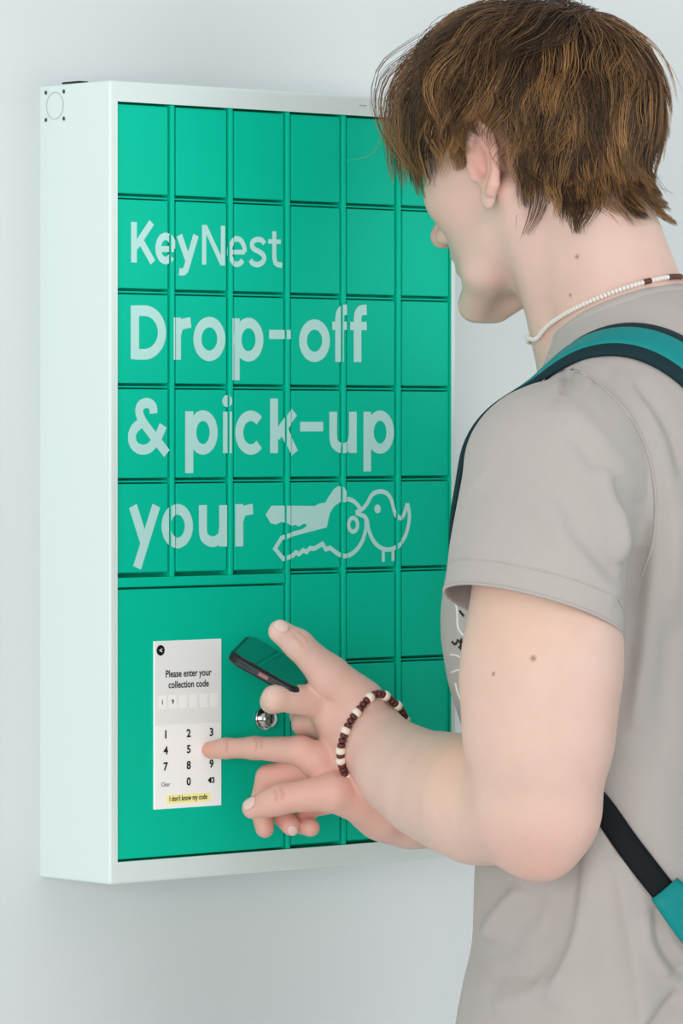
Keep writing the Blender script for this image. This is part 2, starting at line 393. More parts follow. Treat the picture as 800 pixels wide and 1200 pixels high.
# ---- cam lock on the control panel
kx, kz = plane_pt(308, 842, PY)
def lathe_y(name, prof, cx, cz, m, parent, n=28):
    v, f = [], []
    for (r, y) in prof:
        for i in range(n):
            t = 2 * math.pi * i / n; v.append((cx + r * math.cos(t), y, cz + r * math.sin(t)))
    for k in range(len(prof) - 1):
        for i in range(n):
            j = (i + 1) % n; f.append((k * n + i, k * n + j, (k + 1) * n + j, (k + 1) * n + i))
    f.append([(len(prof) - 1) * n + i for i in range(n)])
    o = pydata(name, v, f, m, smooth=True); o.parent = parent; return o
lk = lathe_y('cam_lock', [(0.0095, PY), (0.0095, PY - 0.002), (0.0088, PY - 0.003), (0.0075, PY - 0.003), (0.0072, PY - 0.009), (0.006, PY - 0.0102), (0.0001, PY - 0.0102)], kx, kz, M_chrome, panel)
lp('keyway', box_mesh('keyway', kx - 0.0008, kx + 0.0008, PY - 0.0106, PY - 0.0101, kz - 0.0035, kz + 0.0035), M_dark, panel)

# ------------------------------------------------------------------ implicit surfaces (smooth unions, meshed once)
def unit(v): v = np.asarray(v, float); return v / np.linalg.norm(v)
class Field:
    def __init__(self): self.p = []
    def rc(self, a, b, ra, rb, k=10.0, flat=None, sub=False):        # round cone; flat = (axis, thinness)
        a, b = np.asarray(a, float), np.asarray(b, float)
        if np.linalg.norm(b - a) < abs(ra - rb) + 1e-3:
            if ra > rb: b = a + unit(b - a + 1e-4) * (abs(ra - rb) + 0.5)
            else: a = b + unit(a - b + 1e-4) * (abs(ra - rb) + 0.5)
        c = (a + b) / 2; R = np.linalg.norm(b - a) / 2 + max(ra, rb)
        q = None
        if flat is not None: n = unit(flat[0]); q = flat[1]
        ba = b - a
        if q: ba = ba + n * (ba @ n) * (1 / q - 1)
        l2 = ba @ ba; rr = ra - rb; a2 = l2 - rr * rr; il2 = 1 / l2
        def f(P):
            pa = P - a
            if q: pa = pa + np.outer(pa @ n, n) * (1 / q - 1)
            y = pa @ ba; z = y - l2
            w = pa * l2 - np.outer(y, ba); x2 = np.einsum('ij,ij->i', w, w); y2 = y * y * l2; z2 = z * z * l2
            kk = np.sign(rr) * rr * rr * x2
            d = (np.sqrt(np.maximum(x2 * a2 * il2, 0)) + y * rr) * il2 - ra
            m1 = np.sign(z) * a2 * z2 > kk
            m2 = (np.sign(y) * a2 * y2 < kk) & ~m1
            d = np.where(m1, np.sqrt(x2 + z2) * il2 - rb, np.where(m2, np.sqrt(x2 + y2) * il2 - ra, d))
            return d * (0.5 + 0.5 * q) if q else d
        self.p.append((c, R, f, k, sub)); return self
    def chain(self, pts, k=10.0, flat=None):                          # pts: (point, radius)
        for (a, ra), (b, rb) in zip(pts[:-1], pts[1:]): self.rc(a, b, ra, rb, k, flat)
    def el(self, c, axes, r, k=10.0, sub=False):
        c = np.asarray(c, float); Rm = np.array([unit(x) for x in axes]); r = np.asarray(r, float)
        def f(P):
            q = (P - c) @ Rm.T; k0 = np.linalg.norm(q / r, axis=1); k1 = np.linalg.norm(q / (r * r), axis=1) + 1e-9
            return k0 * (k0 - 1) / k1
        self.p.append((c, float(r.max()), f, k, sub)); return self
    def ev(self, P, cen=None, rad=0.0):
        d = np.full(len(P), 1e3)
        for c, R, f, k, sub in self.p:
            if cen is not None and np.linalg.norm(c - cen) - R > rad + 1.6 * k + 30: continue
            e = f(P)
            if sub:
                h = np.maximum(k - np.abs(d + e), 0) / k; d = np.maximum(d, -e) + h * h * k * 0.25
            else:
                h = np.maximum(k - np.abs(d - e), 0) / k; d = np.minimum(d, e) - h * h * k * 0.25
        return d
    def grad(self, P):
        e = 0.7; g = np.zeros_like(P)
        for i in range(3):
            o = np.zeros(3); o[i] = e; g[:, i] = (self.ev(P + o) - self.ev(P - o)) / (2 * e)
        return g
    def project(self, P, iso, it=12, step=0.8):
        P = np.array(P, float)
        for _ in range(it):
            g = self.grad(P); n2 = np.einsum('ij,ij->i', g, g) + 1e-6
            P = P - g * (step * (self.ev(P) - iso) / n2)[:, None]
        g = self.grad(P); return P, g / (np.linalg.norm(g, axis=1)[:, None] + 1e-9)
    def hit(self, px, py, iso=0.0, start=-520.0):                      # first surface point seen through a pixel
        pd = start
        for _ in range(140):
            P = A(px, py, pd)[None]; d = float(self.ev(P)[0]) - iso
            if d < 0.15: break
            pd += max(0.3, d * 0.7)
            if pd > 700: return None
        return A(px, py, pd)

def surf(field, lo, hi, h, B=24):
    lo = np.asarray(lo, float); hi = np.asarray(hi, float)
    nb = np.ceil((hi - lo) / (h * B)).astype(int); N = nb * B + 2
    half = h * B / 2; diag = half * 1.7321
    bi = np.array([(i, j, k) for i in range(nb[0]) for j in range(nb[1]) for k in range(nb[2])])
    cen = lo + (bi + 0.5) * B * h
    dc = field.ev(cen)
    sel = np.abs(dc) < diag * 2.1 + 8
    g = np.arange(B + 1); G = np.stack(np.meshgrid(g, g, g, indexing='ij'), -1).reshape(-1, 3)
    ids, pos, quads = [], [], []
    def gid(I): return ((I[:, 0] + 1) * N[1] + I[:, 1] + 1) * N[2] + I[:, 2] + 1
    CO = np.array([(i, j, k) for i in (0, 1) for j in (0, 1) for k in (0, 1)])
    ED = [(a, b) for a in range(8) for b in range(a + 1, 8) if np.abs(CO[a] - CO[b]).sum() == 1]
    for b, c in zip(bi[sel], cen[sel]):
        off = b * B
        V = field.ev(lo + (off + G) * h, c, diag).reshape(B + 1, B + 1, B + 1)
        I = V < 0
        if I.all() or not I.any(): continue
        cnt = sum(I[i:B + i, j:B + j, k:B + k].astype(np.int8) for i, j, k in CO)
        ac = np.argwhere((cnt > 0) & (cnt < 8))
        if len(ac):
            cv = np.stack([V[ac[:, 0] + i, ac[:, 1] + j, ac[:, 2] + k] for i, j, k in CO], 1)
            sp = np.zeros((len(ac), 3)); n = np.zeros(len(ac))
            for a_, b_ in ED:
                va, vb = cv[:, a_], cv[:, b_]; m = (va < 0) != (vb < 0)
                t = np.where(m, va / np.where(np.abs(va - vb) < 1e-9, 1e-9, va - vb), 0)
                sp += np.where(m[:, None], CO[a_] + t[:, None] * (CO[b_] - CO[a_]), 0); n += m
            ids.append(gid(ac + off)); pos.append(lo + (ac + off + sp / n[:, None]) * h)
        for ax in range(3):
            s0 = [slice(0, B)] * 3; s1 = list(s0); s1[ax] = slice(1, B + 1)
            P0, P1 = I[tuple(s0)], I[tuple(s1)]
            e = np.argwhere(P0 != P1)
            if not len(e): continue
            ins = P0[e[:, 0], e[:, 1], e[:, 2]]
            u, v = (ax + 1) % 3, (ax + 2) % 3
            du = np.zeros(3, int); du[u] = 1; dv = np.zeros(3, int); dv[v] = 1
            E_ = e + off
            q = np.stack([gid(E_ - du - dv), gid(E_ - dv), gid(E_), gid(E_ - du)], 1)
            q[~ins] = q[~ins][:, ::-1]
            quads.append(q)
    ids = np.concatenate(ids); pos = np.concatenate(pos); quads = np.concatenate(quads)
    o = np.argsort(ids); ids = ids[o]; pos = pos[o]
    ix = np.searchsorted(ids, quads); ix = np.minimum(ix, len(ids) - 1)
    ok = (ids[ix] == quads).all(1)
    return pos, ix[ok]

def relax(P, Q, it=1, lam=0.5):
    e = np.concatenate([Q[:, [0, 1]], Q[:, [1, 2]], Q[:, [2, 3]], Q[:, [3, 0]]])
    n = len(P); cnt = np.bincount(e.ravel(), minlength=n)[:, None] + 1e-9
    for s in range(it):
        a = np.stack([np.bincount(e[:, 0], P[e[:, 1], i], n) + np.bincount(e[:, 1], P[e[:, 0], i], n) for i in range(3)], 1) / cnt
        P = P + lam * (a - P)
    return P

def vnormals(P, Q):
    f = np.cross(P[Q[:, 2]] - P[Q[:, 0]], P[Q[:, 3]] - P[Q[:, 1]]); n = np.zeros_like(P)
    for i in range(4):
        for c in range(3): n[:, c] += np.bincount(Q[:, i], f[:, c], len(P))
    return n / (np.linalg.norm(n, axis=1)[:, None] + 1e-12)

def fast_mesh(name, P, F, flip=False):
    W = to_world(P); F = np.asarray(F)
    if flip: F = F[:, ::-1]
    me = bpy.data.meshes.new(name); k = F.shape[1]
    me.vertices.add(len(W)); me.vertices.foreach_set('co', W.ravel())
    me.loops.add(F.size); me.loops.foreach_set('vertex_index', np.ascontiguousarray(F).ravel().astype(np.int32))
    me.polygons.add(len(F)); me.polygons.foreach_set('loop_start', np.arange(0, F.size, k, dtype=np.int32))
    me.polygons.foreach_set('use_smooth', np.ones(len(F), bool))
    me.update(calc_edges=True); me.validate(); return me

def color_attr(me, name, C):
    a = me.color_attributes.new(name, 'FLOAT_COLOR', 'POINT')
    a.data.foreach_set('color', np.concatenate([C, np.ones((len(C), 1))], 1).astype(np.float32).ravel())

def vnoise(P, scale, seed=0):                   # smooth value noise
    r = np.random.default_rng(seed); T = r.random((32, 32, 32)).astype(np.float32) * 2 - 1
    q = P / scale; i = np.floor(q).astype(int); f = q - i; f = f * f * (3 - 2 * f); out = 0
    for dx in (0, 1):
        for dy in (0, 1):
            for dz in (0, 1):
                w = np.where(dx, f[:, 0], 1 - f[:, 0]) * np.where(dy, f[:, 1], 1 - f[:, 1]) * np.where(dz, f[:, 2], 1 - f[:, 2])
                out = out + w * T[(i[:, 0] + dx) % 32, (i[:, 1] + dy) % 32, (i[:, 2] + dz) % 32]
    return out

# ------------------------------------------------------------------ the person: frames
TB = math.radians(21)
BF = np.array([-math.cos(TB), 0, math.sin(TB)]); BL = np.array([-math.sin(TB), 0, -math.cos(TB)])
BCX, BCD = 738.0, 0.0
def Bd(f, l, y): return np.array([BCX, y, BCD]) + f * BF + l * BL
TH, PH = math.radians(43), math.radians(12)
HF = np.array([-math.cos(PH) * math.cos(TH), math.sin(PH), math.cos(PH) * math.sin(TH)])
HL = np.array([-math.sin(TH), 0, -math.cos(TH)])
HU = np.array([-math.sin(PH) * math.cos(TH), -math.cos(PH), math.sin(PH) * math.sin(TH)])
HO = A(636, 201, 60); HS = 1.5
def Hd(x, y, z): return HO + HS * (x * HF + y * HL + z * HU)
HAX = (HF, HL, HU)

# ---- body: head, neck, arms and hands in one surface
body = Field()
def hel(x, y, z, rx, ry, rz, k=10, sub=False, axes=HAX): body.el(Hd(x, y, z), axes, (rx * HS, ry * HS, rz * HS), k * HS, sub)
def hrc(a, b, ra, rb, k=6, sub=False, flat=None): body.rc(Hd(*a), Hd(*b), ra * HS, rb * HS, k * HS, flat, sub)
# head
hel(-6, 0, 45, 94, 74, 82, 1)
hel(44, 0, -8, 48, 60, 72, 22)
hel(30, 0, -42, 52, 52, 42, 18)
for s in (1, -1):
    hrc((6, s * 46, -40), (46, s * 37, -70), 14, 13, 22); hrc((44, s * 39, -72), (80, s * 13, -90), 13, 13, 12)
    hel(60, s * 44, -6, 24, 16, 20, 18)
hel(84, 0, -88, 14, 19, 14, 10)
hel(67, 0, -52, 26, 30, 34, 14)
hel(80, 0, 26, 15, 48, 14, 12)
for s in (1, -1): hel(97, s * 33, 5, 14, 17, 11, 9, True)
hrc((91, 0, 14), (101, 0, -12), 7, 9, 7); hrc((101, 0, -12), (114, 0, -25), 9, 10, 6)
for s in (1, -1):
    hel(100, s * 12, -28, 10, 7, 8, 5); hel(105, s * 6.5, -35, 5, 3, 3.5, 2, True)
hel(88.5, 0, -48, 8, 22, 6, 5); hel(87.5, 0, -60, 8, 19, 6, 5); hel(97, 0, -53.6, 9, 20, 1.2, 2, True)
# neck
body.rc(Hd(-26, 0, -30), A(748, 428, 20), 74, 86, 30)
body.rc(Hd(-46, 0, -12), A(738, 372, 10), 56, 60, 26)
body.rc(Hd(10, 0, -52), A(690, 420, 60), 44, 60, 24)
body.rc(Hd(-14, 60, -22), A(664, 438, 55), 20, 24, 20)                # neck muscle line
# ears
for s in (1, -1):
    e1 = unit(-0.98 * HF + 0.2 * s * HL); e3 = unit(HU - 0.22 * HF); e3 = unit(e3 - e1 * (e3 @ e1)); e2 = np.cross(e1, e3)
    c = Hd(-9, s * 77, 3)
    body.el(c, (e1, e2, e3), (15 * HS, 6.5 * HS, 30 * HS), 5)
    body.el(c - e1 * 3.5 * HS + s * HL * 7.0 * HS - e3 * 2 * HS, (e1, e2, e3), (8.5 * HS, 6.2 * HS, 14 * HS), 4, True)
    body.el(c - e1 * 5.5 * HS + s * HL * 5.0 * HS - e3 * 6 * HS, (e1, e2, e3), (4 * HS, 7 * HS, 6 * HS), 3, True)
    rim = []
    for t in np.linspace(-70, 205, 15):
        a = math.radians(t); rim.append((c + e1 * HS * 15.5 * math.cos(a) + e3 * HS * (29.5 * math.sin(a) + 2) + s * HL * 4.0 * HS, (3.4 if t > -40 else 4.6) * HS))
    body.chain(rim, 4)
    body.el(c - e3 * 29 * HS - e1 * 3 * HS + s * HL * 1 * HS, (e1, e2, e3), (8 * HS, 4.2 * HS, 9 * HS), 5)
    body.el(c - e1 * 13 * HS - e3 * 3 * HS + s * HL * 2 * HS, (e1, e2, e3), (4 * HS, 4 * HS, 7 * HS), 4)
# trunk under the shirt
body.rc(Bd(-10, 0, 560), Bd(0, 0, 1300), 150, 150, 40)
body.rc(A(745, 430, 15), Bd(-20, 0, 600), 88, 140, 40)
for s in (1, -1): body.rc(Bd(-5, 60 * s, 500), Bd(15, 235 * s, 545), 62, 70, 40)
i_left = len(body.p)
# left arm (near)
LA = [(A(645, 560, -235), 78), (A(637, 690, -258), 74), (A(637, 755, -266), 83), (A(633, 800, -272), 84.5), (A(631, 865, -275), 79), (A(631, 930, -274), 66)]
body.chain(LA, 24)
body.chain([(A(640, 955, -270), 52), (A(634, 990, -266), 40)], 30)
FA = [(A(622, 952, -262), 66), (A(560, 938, -168), 67), (A(530, 929, -120), 62), (A(500, 919, -80), 55), (A(470, 902, -38), 48), (A(440, 872, 4), 41)]
body.chain(FA, 26)
# left hand
W_ = A(438, 871, 8)
body.chain([(W_, 41), (A(412, 846, 30), 36)], 18)
body.rc(A(425, 850, 22), A(378, 826, 34), 36, 22, 16)
body.rc(A(425, 866, 28), A(386, 850, 62), 36, 22, 16)
body.rc(A(430, 878, 32), A(398, 880, 84), 34, 22, 16)
body.chain([(A(424, 822, 14), 27), (A(385, 791, 4), 22.5), (A(349, 755, -16), 16.5), (A(328, 740, -28), 14)], 9)         # thumb
body.chain([(A(378, 822, 26), 21), (A(322, 818, -16), 14.5), (A(319, 822, 2), 13.5), (A(342, 822, 26), 11.5)], 6)          # index
body.chain([(A(386, 848, 62), 20), (A(356, 849, 76), 14), (A(352, 838, 102), 12.5), (A(366, 830, 122), 11)], 5)
body.chain([(A(394, 868, 76), 19), (A(362, 872, 104), 13.5), (A(360, 858, 128), 12), (A(376, 844, 142), 11)], 5)
body.chain([(A(404, 890, 84), 17), (A(376, 896, 114), 12), (A(374, 884, 134), 11), (A(388, 870, 148), 10)], 5)
left_arm_prims = body.p[i_left:]
# right arm (far)
RS = Bd(17, -250, 550)
RE = A(812, 935, 300)
body.chain([(RS, 78), (0.5 * (RS + RE), 80), (RE, 60)], 24)
body.chain([(RE, 60), (A(690, 945, 215), 62), (A(560, 952, 112), 46), (A(480, 956, 62), 37)], 20)
# right hand, index finger on the screen
body.chain([(A(482, 955, 62), 36), (A(452, 946, 50), 36)], 14)
body.rc(A(452, 944, 42), A(372, 893, 22), 35, 21, 14)
body.rc(A(452, 946, 52), A(384, 908, 46), 36, 20, 14)
body.rc(A(452, 948, 62), A(398, 928, 70), 34, 20, 14)
body.rc(A(450, 950, 30), A(392, 930, -4), 28, 22, 12)
body.chain([(A(372, 890, 20), 20), (A(352, 880, 26), 17.5), (A(298, 876.5, 62), 13.2), (A(264, 877, 82), 11.8), (A(246, 879, 90), 10.2)], 6)
body.chain([(A(392, 928, -6), 22), (A(330, 936, -2), 17), (A(318, 940, 2), 15.8), (A(296, 947, 14), 13)], 7)            # thumb
body.chain([(A(372, 898, 46), 19), (A(314, 911, 68), 14.5), (A(304, 944, 80), 12.5), (A(310, 971, 74), 11.3)], 4)       # middle
body.chain([(A(386, 916, 68), 18), (A(334, 926, 94), 14), (A(331, 956, 94), 12.5), (A(341, 968, 76), 11.8)], 3)      # ring
body.chain([(A(400, 936, 84), 16), (A(362, 946, 102), 12.5), (A(354, 966, 96), 11.5), (A(364, 970, 80), 11)], 3)      # little

P, Q = surf(body, (215, -10, -380), (1060, 1340, 460), 2.4)
P = relax(P, Q, 2, 0.45)
body_me = fast_mesh('body', P, Q)
# skin colour: warmer on ear, elbow, knuckles and finger tips, two moles on the arm
C = np.tile(np.array(lin(226, 194, 180)[:3]), (len(P), 1))
def blend(C, cen, rad, rgb, amt, p=2.0):
    d = np.linalg.norm(P - np.asarray(cen), axis=1); w = amt * np.exp(-(d / rad) ** p)
    return C * (1 - w[:, None]) + np.array(lin(*rgb)[:3]) * w[:, None]
RED = (222, 138, 122)
for c, r, a in ((Hd(-14, 88, 4), 42, 0.55), (Hd(-14, -88, 4), 42, 0.55), (A(634, 1000, -300), 60, 0.22),
                (A(240, 880, 90), 34, 0.5), (A(300, 877, 70), 40, 0.35), (A(352, 880, 45), 36, 0.4), (A(295, 948, 30), 32, 0.45), (A(322, 936, 10), 30, 0.3),
                (A(310, 970, 95), 34, 0.6), (A(345, 968, 95), 40, 0.6), (A(310, 915, 85), 34, 0.5), (A(320, 738, 20), 26, 0.35), (A(312, 820, 55), 28, 0.3),
                (A(349, 755, 20), 26, 0.2), (Hd(106, 0, -24), 30, 0.35), (Hd(60, 45, -15), 50, 0.18), (A(440, 940, 40), 70, 0.35), (A(390, 905, 10), 70, 0.28), (A(350, 940, -10), 50, 0.22), (A(400, 800, -10), 60, 0.15), (A(690, 420, -60), 90, 0.12)):
    C = blend(C, c, r, RED, a)
C = blend(C, A(700, 880, -275), 90, (214, 168, 160), 0.35)
C = blend(C, A(560, 860, -220), 80, (236, 186, 146), 0.40)
C = blend(C, A(600, 730, -330), 60, (238, 196, 160), 0.30)
nz = vnoise(P, 22, 3) * 0.6 + vnoise(P, 9, 4) * 0.4
C = C * (1 + 0.035 * nz[:, None]); C[:, 1:] *= (1 - 0.02 * vnoise(P, 40, 5))[:, None]
for px, py, r in ((624.5, 771.5, 3.2), (578, 789.5, 2.2), (676, 301, 2.6), (668, 346, 2.0)):
    h = body.hit(px, py)
    if h is not None: C = blend(C, h, r, (150, 98, 84), 0.85, 4)
for pts, r in (([(299, 866), (301, 872), (300, 878)], 2.0), ([(305, 866), (307, 871), (306, 876)], 2.0), ([(265, 869), (266, 874), (265, 879)], 1.8),
               ([(321, 926), (324, 932), (323, 938)], 2.2), ([(328, 924), (331, 930), (330, 936)], 2.2), ([(344, 745), (350, 750), (354, 757)], 2.2), ([(350, 741), (356, 746), (360, 752)], 2.0)):
    for p in smooth(pts, 3):                     # skin creases at the joints
        h = body.hit(p[0], p[1], 0.0, -160.0)
        if h is not None: C = blend(C, h, r, (186, 120, 104), 0.28)
for s in (1, -1):                                # brows and lips
    for t in np.linspace(0, 1, 7): C = blend(C, Hd(97 - 10 * t, s * (14 + 34 * t), 24 + 5 * math.sin(t * 2.6)), 7, (92, 68, 50), 0.7)
C = blend(C, Hd(104, 0, -54), 20, (205, 120, 112), 0.6, 4)
hv = (P - HO) / HS; hq = np.stack([(hv @ HF + 6) / 94, hv @ HL / 74, (hv @ HU - 45) / 82], 1); hn = np.linalg.norm(hq, axis=1)
hph = np.degrees(np.arctan2(hq[:, 1], hq[:, 0])); hth = np.degrees(np.arcsin(np.clip(hq[:, 2] / hn, -1, 1)))
hw = np.clip((hth - np.interp(np.abs(hph), [0, 25, 45, 58, 66, 72, 82, 86, 104, 112, 125, 140, 180], [30, 30, 22, 14, 2, -18, -20, -1, 2, -14, -38, -54, -58])) / 5, 0, 1) * np.where(hth < -15, hn < 1.6, hn < 1.04)
C = C * (1 - 0.9 * hw[:, None]) + np.array(lin(58, 42, 32)[:3]) * 0.9 * hw[:, None]      # roots of the hair on the scalp
color_attr(body_me, 'skin_tone', C)
M_skin = mat('skin', (229, 199, 182), 0.5, 0.35, sss=0.22, bump=(1400, 0.08, 0.0006))
nt = M_skin.node_tree; at = nt.nodes.new('ShaderNodeAttribute'); at.attribute_name = 'skin_tone'
nt.links.new(at.outputs['Color'], nt.nodes['Principled BSDF'].inputs['Base Color'])

foot = to_world(Bd(0, 0, 0))[0]
person = empty('person', (foot[0], foot[1], 0.0), 'young man in grey t-shirt tapping the keypad while holding a phone', 'person')
def pp(name, me, m, parent=None):
    o = link(name, me, m)
    if parent is None: return keep(o, person)
    o.parent = parent; return o
pp('body', body_me, M_skin)
M_eye = mat('eye_white', (238, 234, 230), 0.2, 0.5); M_iris = mat('iris', (70, 60, 48), 0.2, 0.5)
M_nail = mat('nail', (236, 202, 192), 0.3, 0.5, sss=0.1)
def ball(name, c, axes, r, m, parent=None, nu=20, nv=12):
    v, f = [], []
    for i in range(nv + 1):
        a = math.pi * i / nv
        for j in range(nu):
            b = 2 * math.pi * j / nu
            v.append(c + axes[0] * r[0] * math.cos(a) + axes[1] * r[1] * math.sin(a) * math.cos(b) + axes[2] * r[2] * math.sin(a) * math.sin(b))
    for i in range(nv):
        for j in range(nu): f.append((i * nu + j, i * nu + (j + 1) % nu, (i + 1) * nu + (j + 1) % nu, (i + 1) * nu + j))
    return pp(name, fast_mesh(name, np.array(v), np.array(f)), m, parent)
for s in (1, -1):
    e = ball('eye', Hd(73, s * 31, 4), HAX, (17, 17, 17), M_eye); ball('iris', Hd(79.4, s * 31, 3), HAX, (8.5, 8, 8), M_iris, e)

def nail(px, py, along, w, l, up):               # a curved plate seated on the finger
    h = body.hit(px, py)
    if h is None: return
    al = unit(along); g = unit(body.grad(h[None])[0]); al = unit(al - g * (al @ g)); si = np.cross(g, al)
    n, m_ = 9, 9; pts = []
    for i in range(n):
        u = -1 + 2 * i / (n - 1)
        for j in range(m_):
            v = -1 + 2 * j / (m_ - 1); x = u * math.sqrt(1 - 0.5 * v * v); y = v * math.sqrt(1 - 0.5 * u * u)
            pts.append(h + al * x * l + si * y * w)
    pr, nn = body.project(np.array(pts), 0.7)
    f = [(i * m_ + j, (i + 1) * m_ + j, (i + 1) * m_ + j + 1, i * m_ + j + 1) for i in range(n - 1) for j in range(m_ - 1)]
    me = fast_mesh('fingernail', pr, np.array(f)); o = pp('fingernail', me, M_nail)
    so = o.modifiers.new('thickness', 'SOLIDIFY'); so.thickness = 0.0006; so.offset = 0
nail(329.5, 732.5, (-0.8, -0.62, 0), 8.5, 11.5, 0)
nail(292, 941, (-0.9, 0.42, 0.1), 7.5, 10, 0)
nail(343, 974, (0.35, 0.9, -0.2), 6.5, 8, 0)

# ------------------------------------------------------------------ t-shirt
trunk = Field(); shirt = Field()
TQ = (BF, 0.86)
for fld in (trunk, shirt):
    def sel(f, l, y, rf, rl, ry, k=40): fld.el(Bd(f, l, y), (BF, BL, np.array([0, 1.0, 0])), (rf, rl, ry), k)
    fld.chain([(Bd(8, 0, 640), 206), (Bd(2, 0, 1030), 196), (Bd(18, 0, 1240), 210), (Bd(18, 0, 1560), 212)], 30, TQ)
    sel(50, 0, 735, 172, 180, 190, 60)                                 # chest
    sel(-70, 0, 600, 130, 190, 190, 60)                                # upper back
    for s in (1, -1):
        fld.rc(Bd(-38, 30 * s, 452), Bd(2, 190 * s, 535), 92, 90, 50)
    fld.rc(A(742, 418, 15), Bd(-30, 0, 560), 96, 150, 50)
LS = [(A(641, 548, -232), 93), (A(636, 640, -246), 95), (A(619, 760, -262), 107)]
RSs = [(Bd(17, -250, 548), 93), (Bd(30, -262, 640), 97), (Bd(38, -272, 760), 101)]
shirt.chain(LS, 34); shirt.chain(RSs, 34)

def fold(pts, w, amp, w2=None): FOLDS.append((np.array(smooth(pts, 5)), w, amp, w2 or w))
FOLDS = []
# creases (negative) and ridges (positive)
fold([(718, 560), (734, 590), (743, 625), (741, 668), (733, 720)], 9, -4, 14)
fold([(700, 545), (716, 575), (730, 620), (734, 660)], 9, 6)
fold([(664, 500), (690, 530), (714, 566), (732, 600)], 11, -4, 18)
fold([(650, 470), (690, 505), (725, 550), (748, 590)], 14, 4)
fold([(640, 560), (672, 600), (706, 650), (728, 690)], 14, -3.5, 22)
fold([(628, 590), (664, 636), (700, 680), (726, 706)], 16, 3)
fold([(660, 610), (696, 650), (730, 672)], 10, -2.5)
fold([(664, 432), (662, 446), (655, 462)], 6, -4, 9)
fold([(676, 432), (684, 446), (692, 452)], 6, 3)
fold([(560, 560), (600, 600), (650, 625)], 20, -2.5)
fold([(545, 640), (590, 655), (640, 662), (690, 690)], 14, 2)
fold([(715, 440), (760, 492), (780, 560), (790, 640), (786, 740)], 11, 4, 16)
fold([(745, 446), (782, 500), (800, 560)], 8, -4)
fold([(700, 432), (745, 480), (768, 540)], 9, -3)
fold([(770, 600), (762, 680), (752, 770), (742, 860)], 9, 5, 26)
fold([(752, 640), (745, 720), (738, 800)], 11, -4)
fold([(790, 700), (778, 800), (770, 900)], 18, -3)
fold([(690, 960), (686, 1020), (682, 1060), (672, 1110), (640, 1180)], 7, 9, 30)
fold([(676, 985), (668, 1040), (655, 1090), (620, 1150)], 16, -5)
fold([(612, 1040), (592, 1062), (576, 1084), (570, 1104)], 8, 6, 16)
fold([(640, 1045), (612, 1075), (585, 1115), (560, 1130)], 18, -4)
fold([(575, 1150), (600, 1140), (630, 1150)], 12, -3); fold([(575, 1180), (620, 1165), (660, 1140)], 12, 3)
fold([(768, 1060), (772, 1100), (790, 1130), (810, 1140)], 9, -6)
fold([(758, 1070), (766, 1112), (788, 1142)], 9, 4)
fold([(800, 1160), (778, 1184), (755, 1215), (740, 1240)], 7, -7, 14)
fold([(720, 1000), (735, 1080), (748, 1160), (752, 1230)], 9, 5, 20)
fold([(700, 1060), (712, 1130), (716, 1200)], 16, -3)
fold([(555, 705), (545, 760), (548, 830)], 10, -2)
def crumple(SP, SQ):
    SN = vnormals(SP, SQ); kz_ = 1 + SP[:, 2] / F_PX
    Q2 = np.stack([400 + (SP[:, 0] - 400) / kz_, HOR + (SP[:, 1] - HOR) / kz_], 1)
    near = np.clip((-SN[:, 2] + 0.25) * 2.5, 0, 1)                       # these folds lie on the side turned to the room's left
    disp = np.zeros(len(SP))
    for pts, w, amp, w2 in FOLDS:
        n = len(pts) - 1; lo_, hi_ = pts.min(0) - 3.2 * max(w, w2), pts.max(0) + 3.2 * max(w, w2)
        ii = np.where((near > 0) & (Q2 > lo_).all(1) & (Q2 < hi_).all(1))[0]; q = Q2[ii]
        best = np.full(len(ii), 1e9); sgn = np.zeros(len(ii)); par = np.zeros(len(ii))
        for i in range(n):
            a, b = pts[i], pts[i + 1]; ab = b - a; t = np.clip(((q - a) @ ab) / (ab @ ab + 1e-9), 0, 1)
            dv = q - (a + t[:, None] * ab); d = np.hypot(dv[:, 0], dv[:, 1]); m = d < best
            best = np.where(m, d, best); sgn = np.where(m, np.sign(ab[0] * dv[:, 1] - ab[1] * dv[:, 0]), sgn); par = np.where(m, (i + t) / n, par)
        ww = np.where(sgn > 0, w, w2); taper = np.clip(np.minimum(par, 1 - par) * 5, 0, 1) ** 0.7
        disp[ii] += 1.55 * amp * np.exp(-(best / ww) ** 2) * taper * near[ii]
    disp += 1.3 * vnoise(SP * np.array([1, 0.5, 1]), 46, 11) + 0.7 * vnoise(SP * np.array([1, 0.7, 1]), 20, 12)
    return SP + SN * disp[:, None]
TP, TQd = surf(trunk, (440, 300, -420), (1120, 1480, 420), 3.2)
TP = crumple(relax(TP, TQd, 3, 0.5), TQd)
def sleeve_mesh(lo, hi):
    p, q = surf(shirt, lo, hi, 3.0); p = relax(p, q, 3, 0.5)
    dt = trunk.ev(p); keepf = (dt[q] > 0.02).any(1)
    n = vnormals(p, q); p = crumple(p, q) - n * (2.4 * np.clip(1 - dt / 4.0, 0, 1))[:, None]; return p, q[keepf]
SLP, SLQ = sleeve_mesh((460, 400, -400), (800, 860, -60))
SRP, SRQ = sleeve_mesh((700, 400, 80), (1060, 860, 420))
bm = bmesh.new(); bm.from_mesh(fast_mesh('t_shirt', TP, TQd))
def wpt(P): return Vector(to_world(P)[0])
def wdir(d): return Vector(d[0] * rgt - d[1] * upv + d[2] * fwd).normalized()
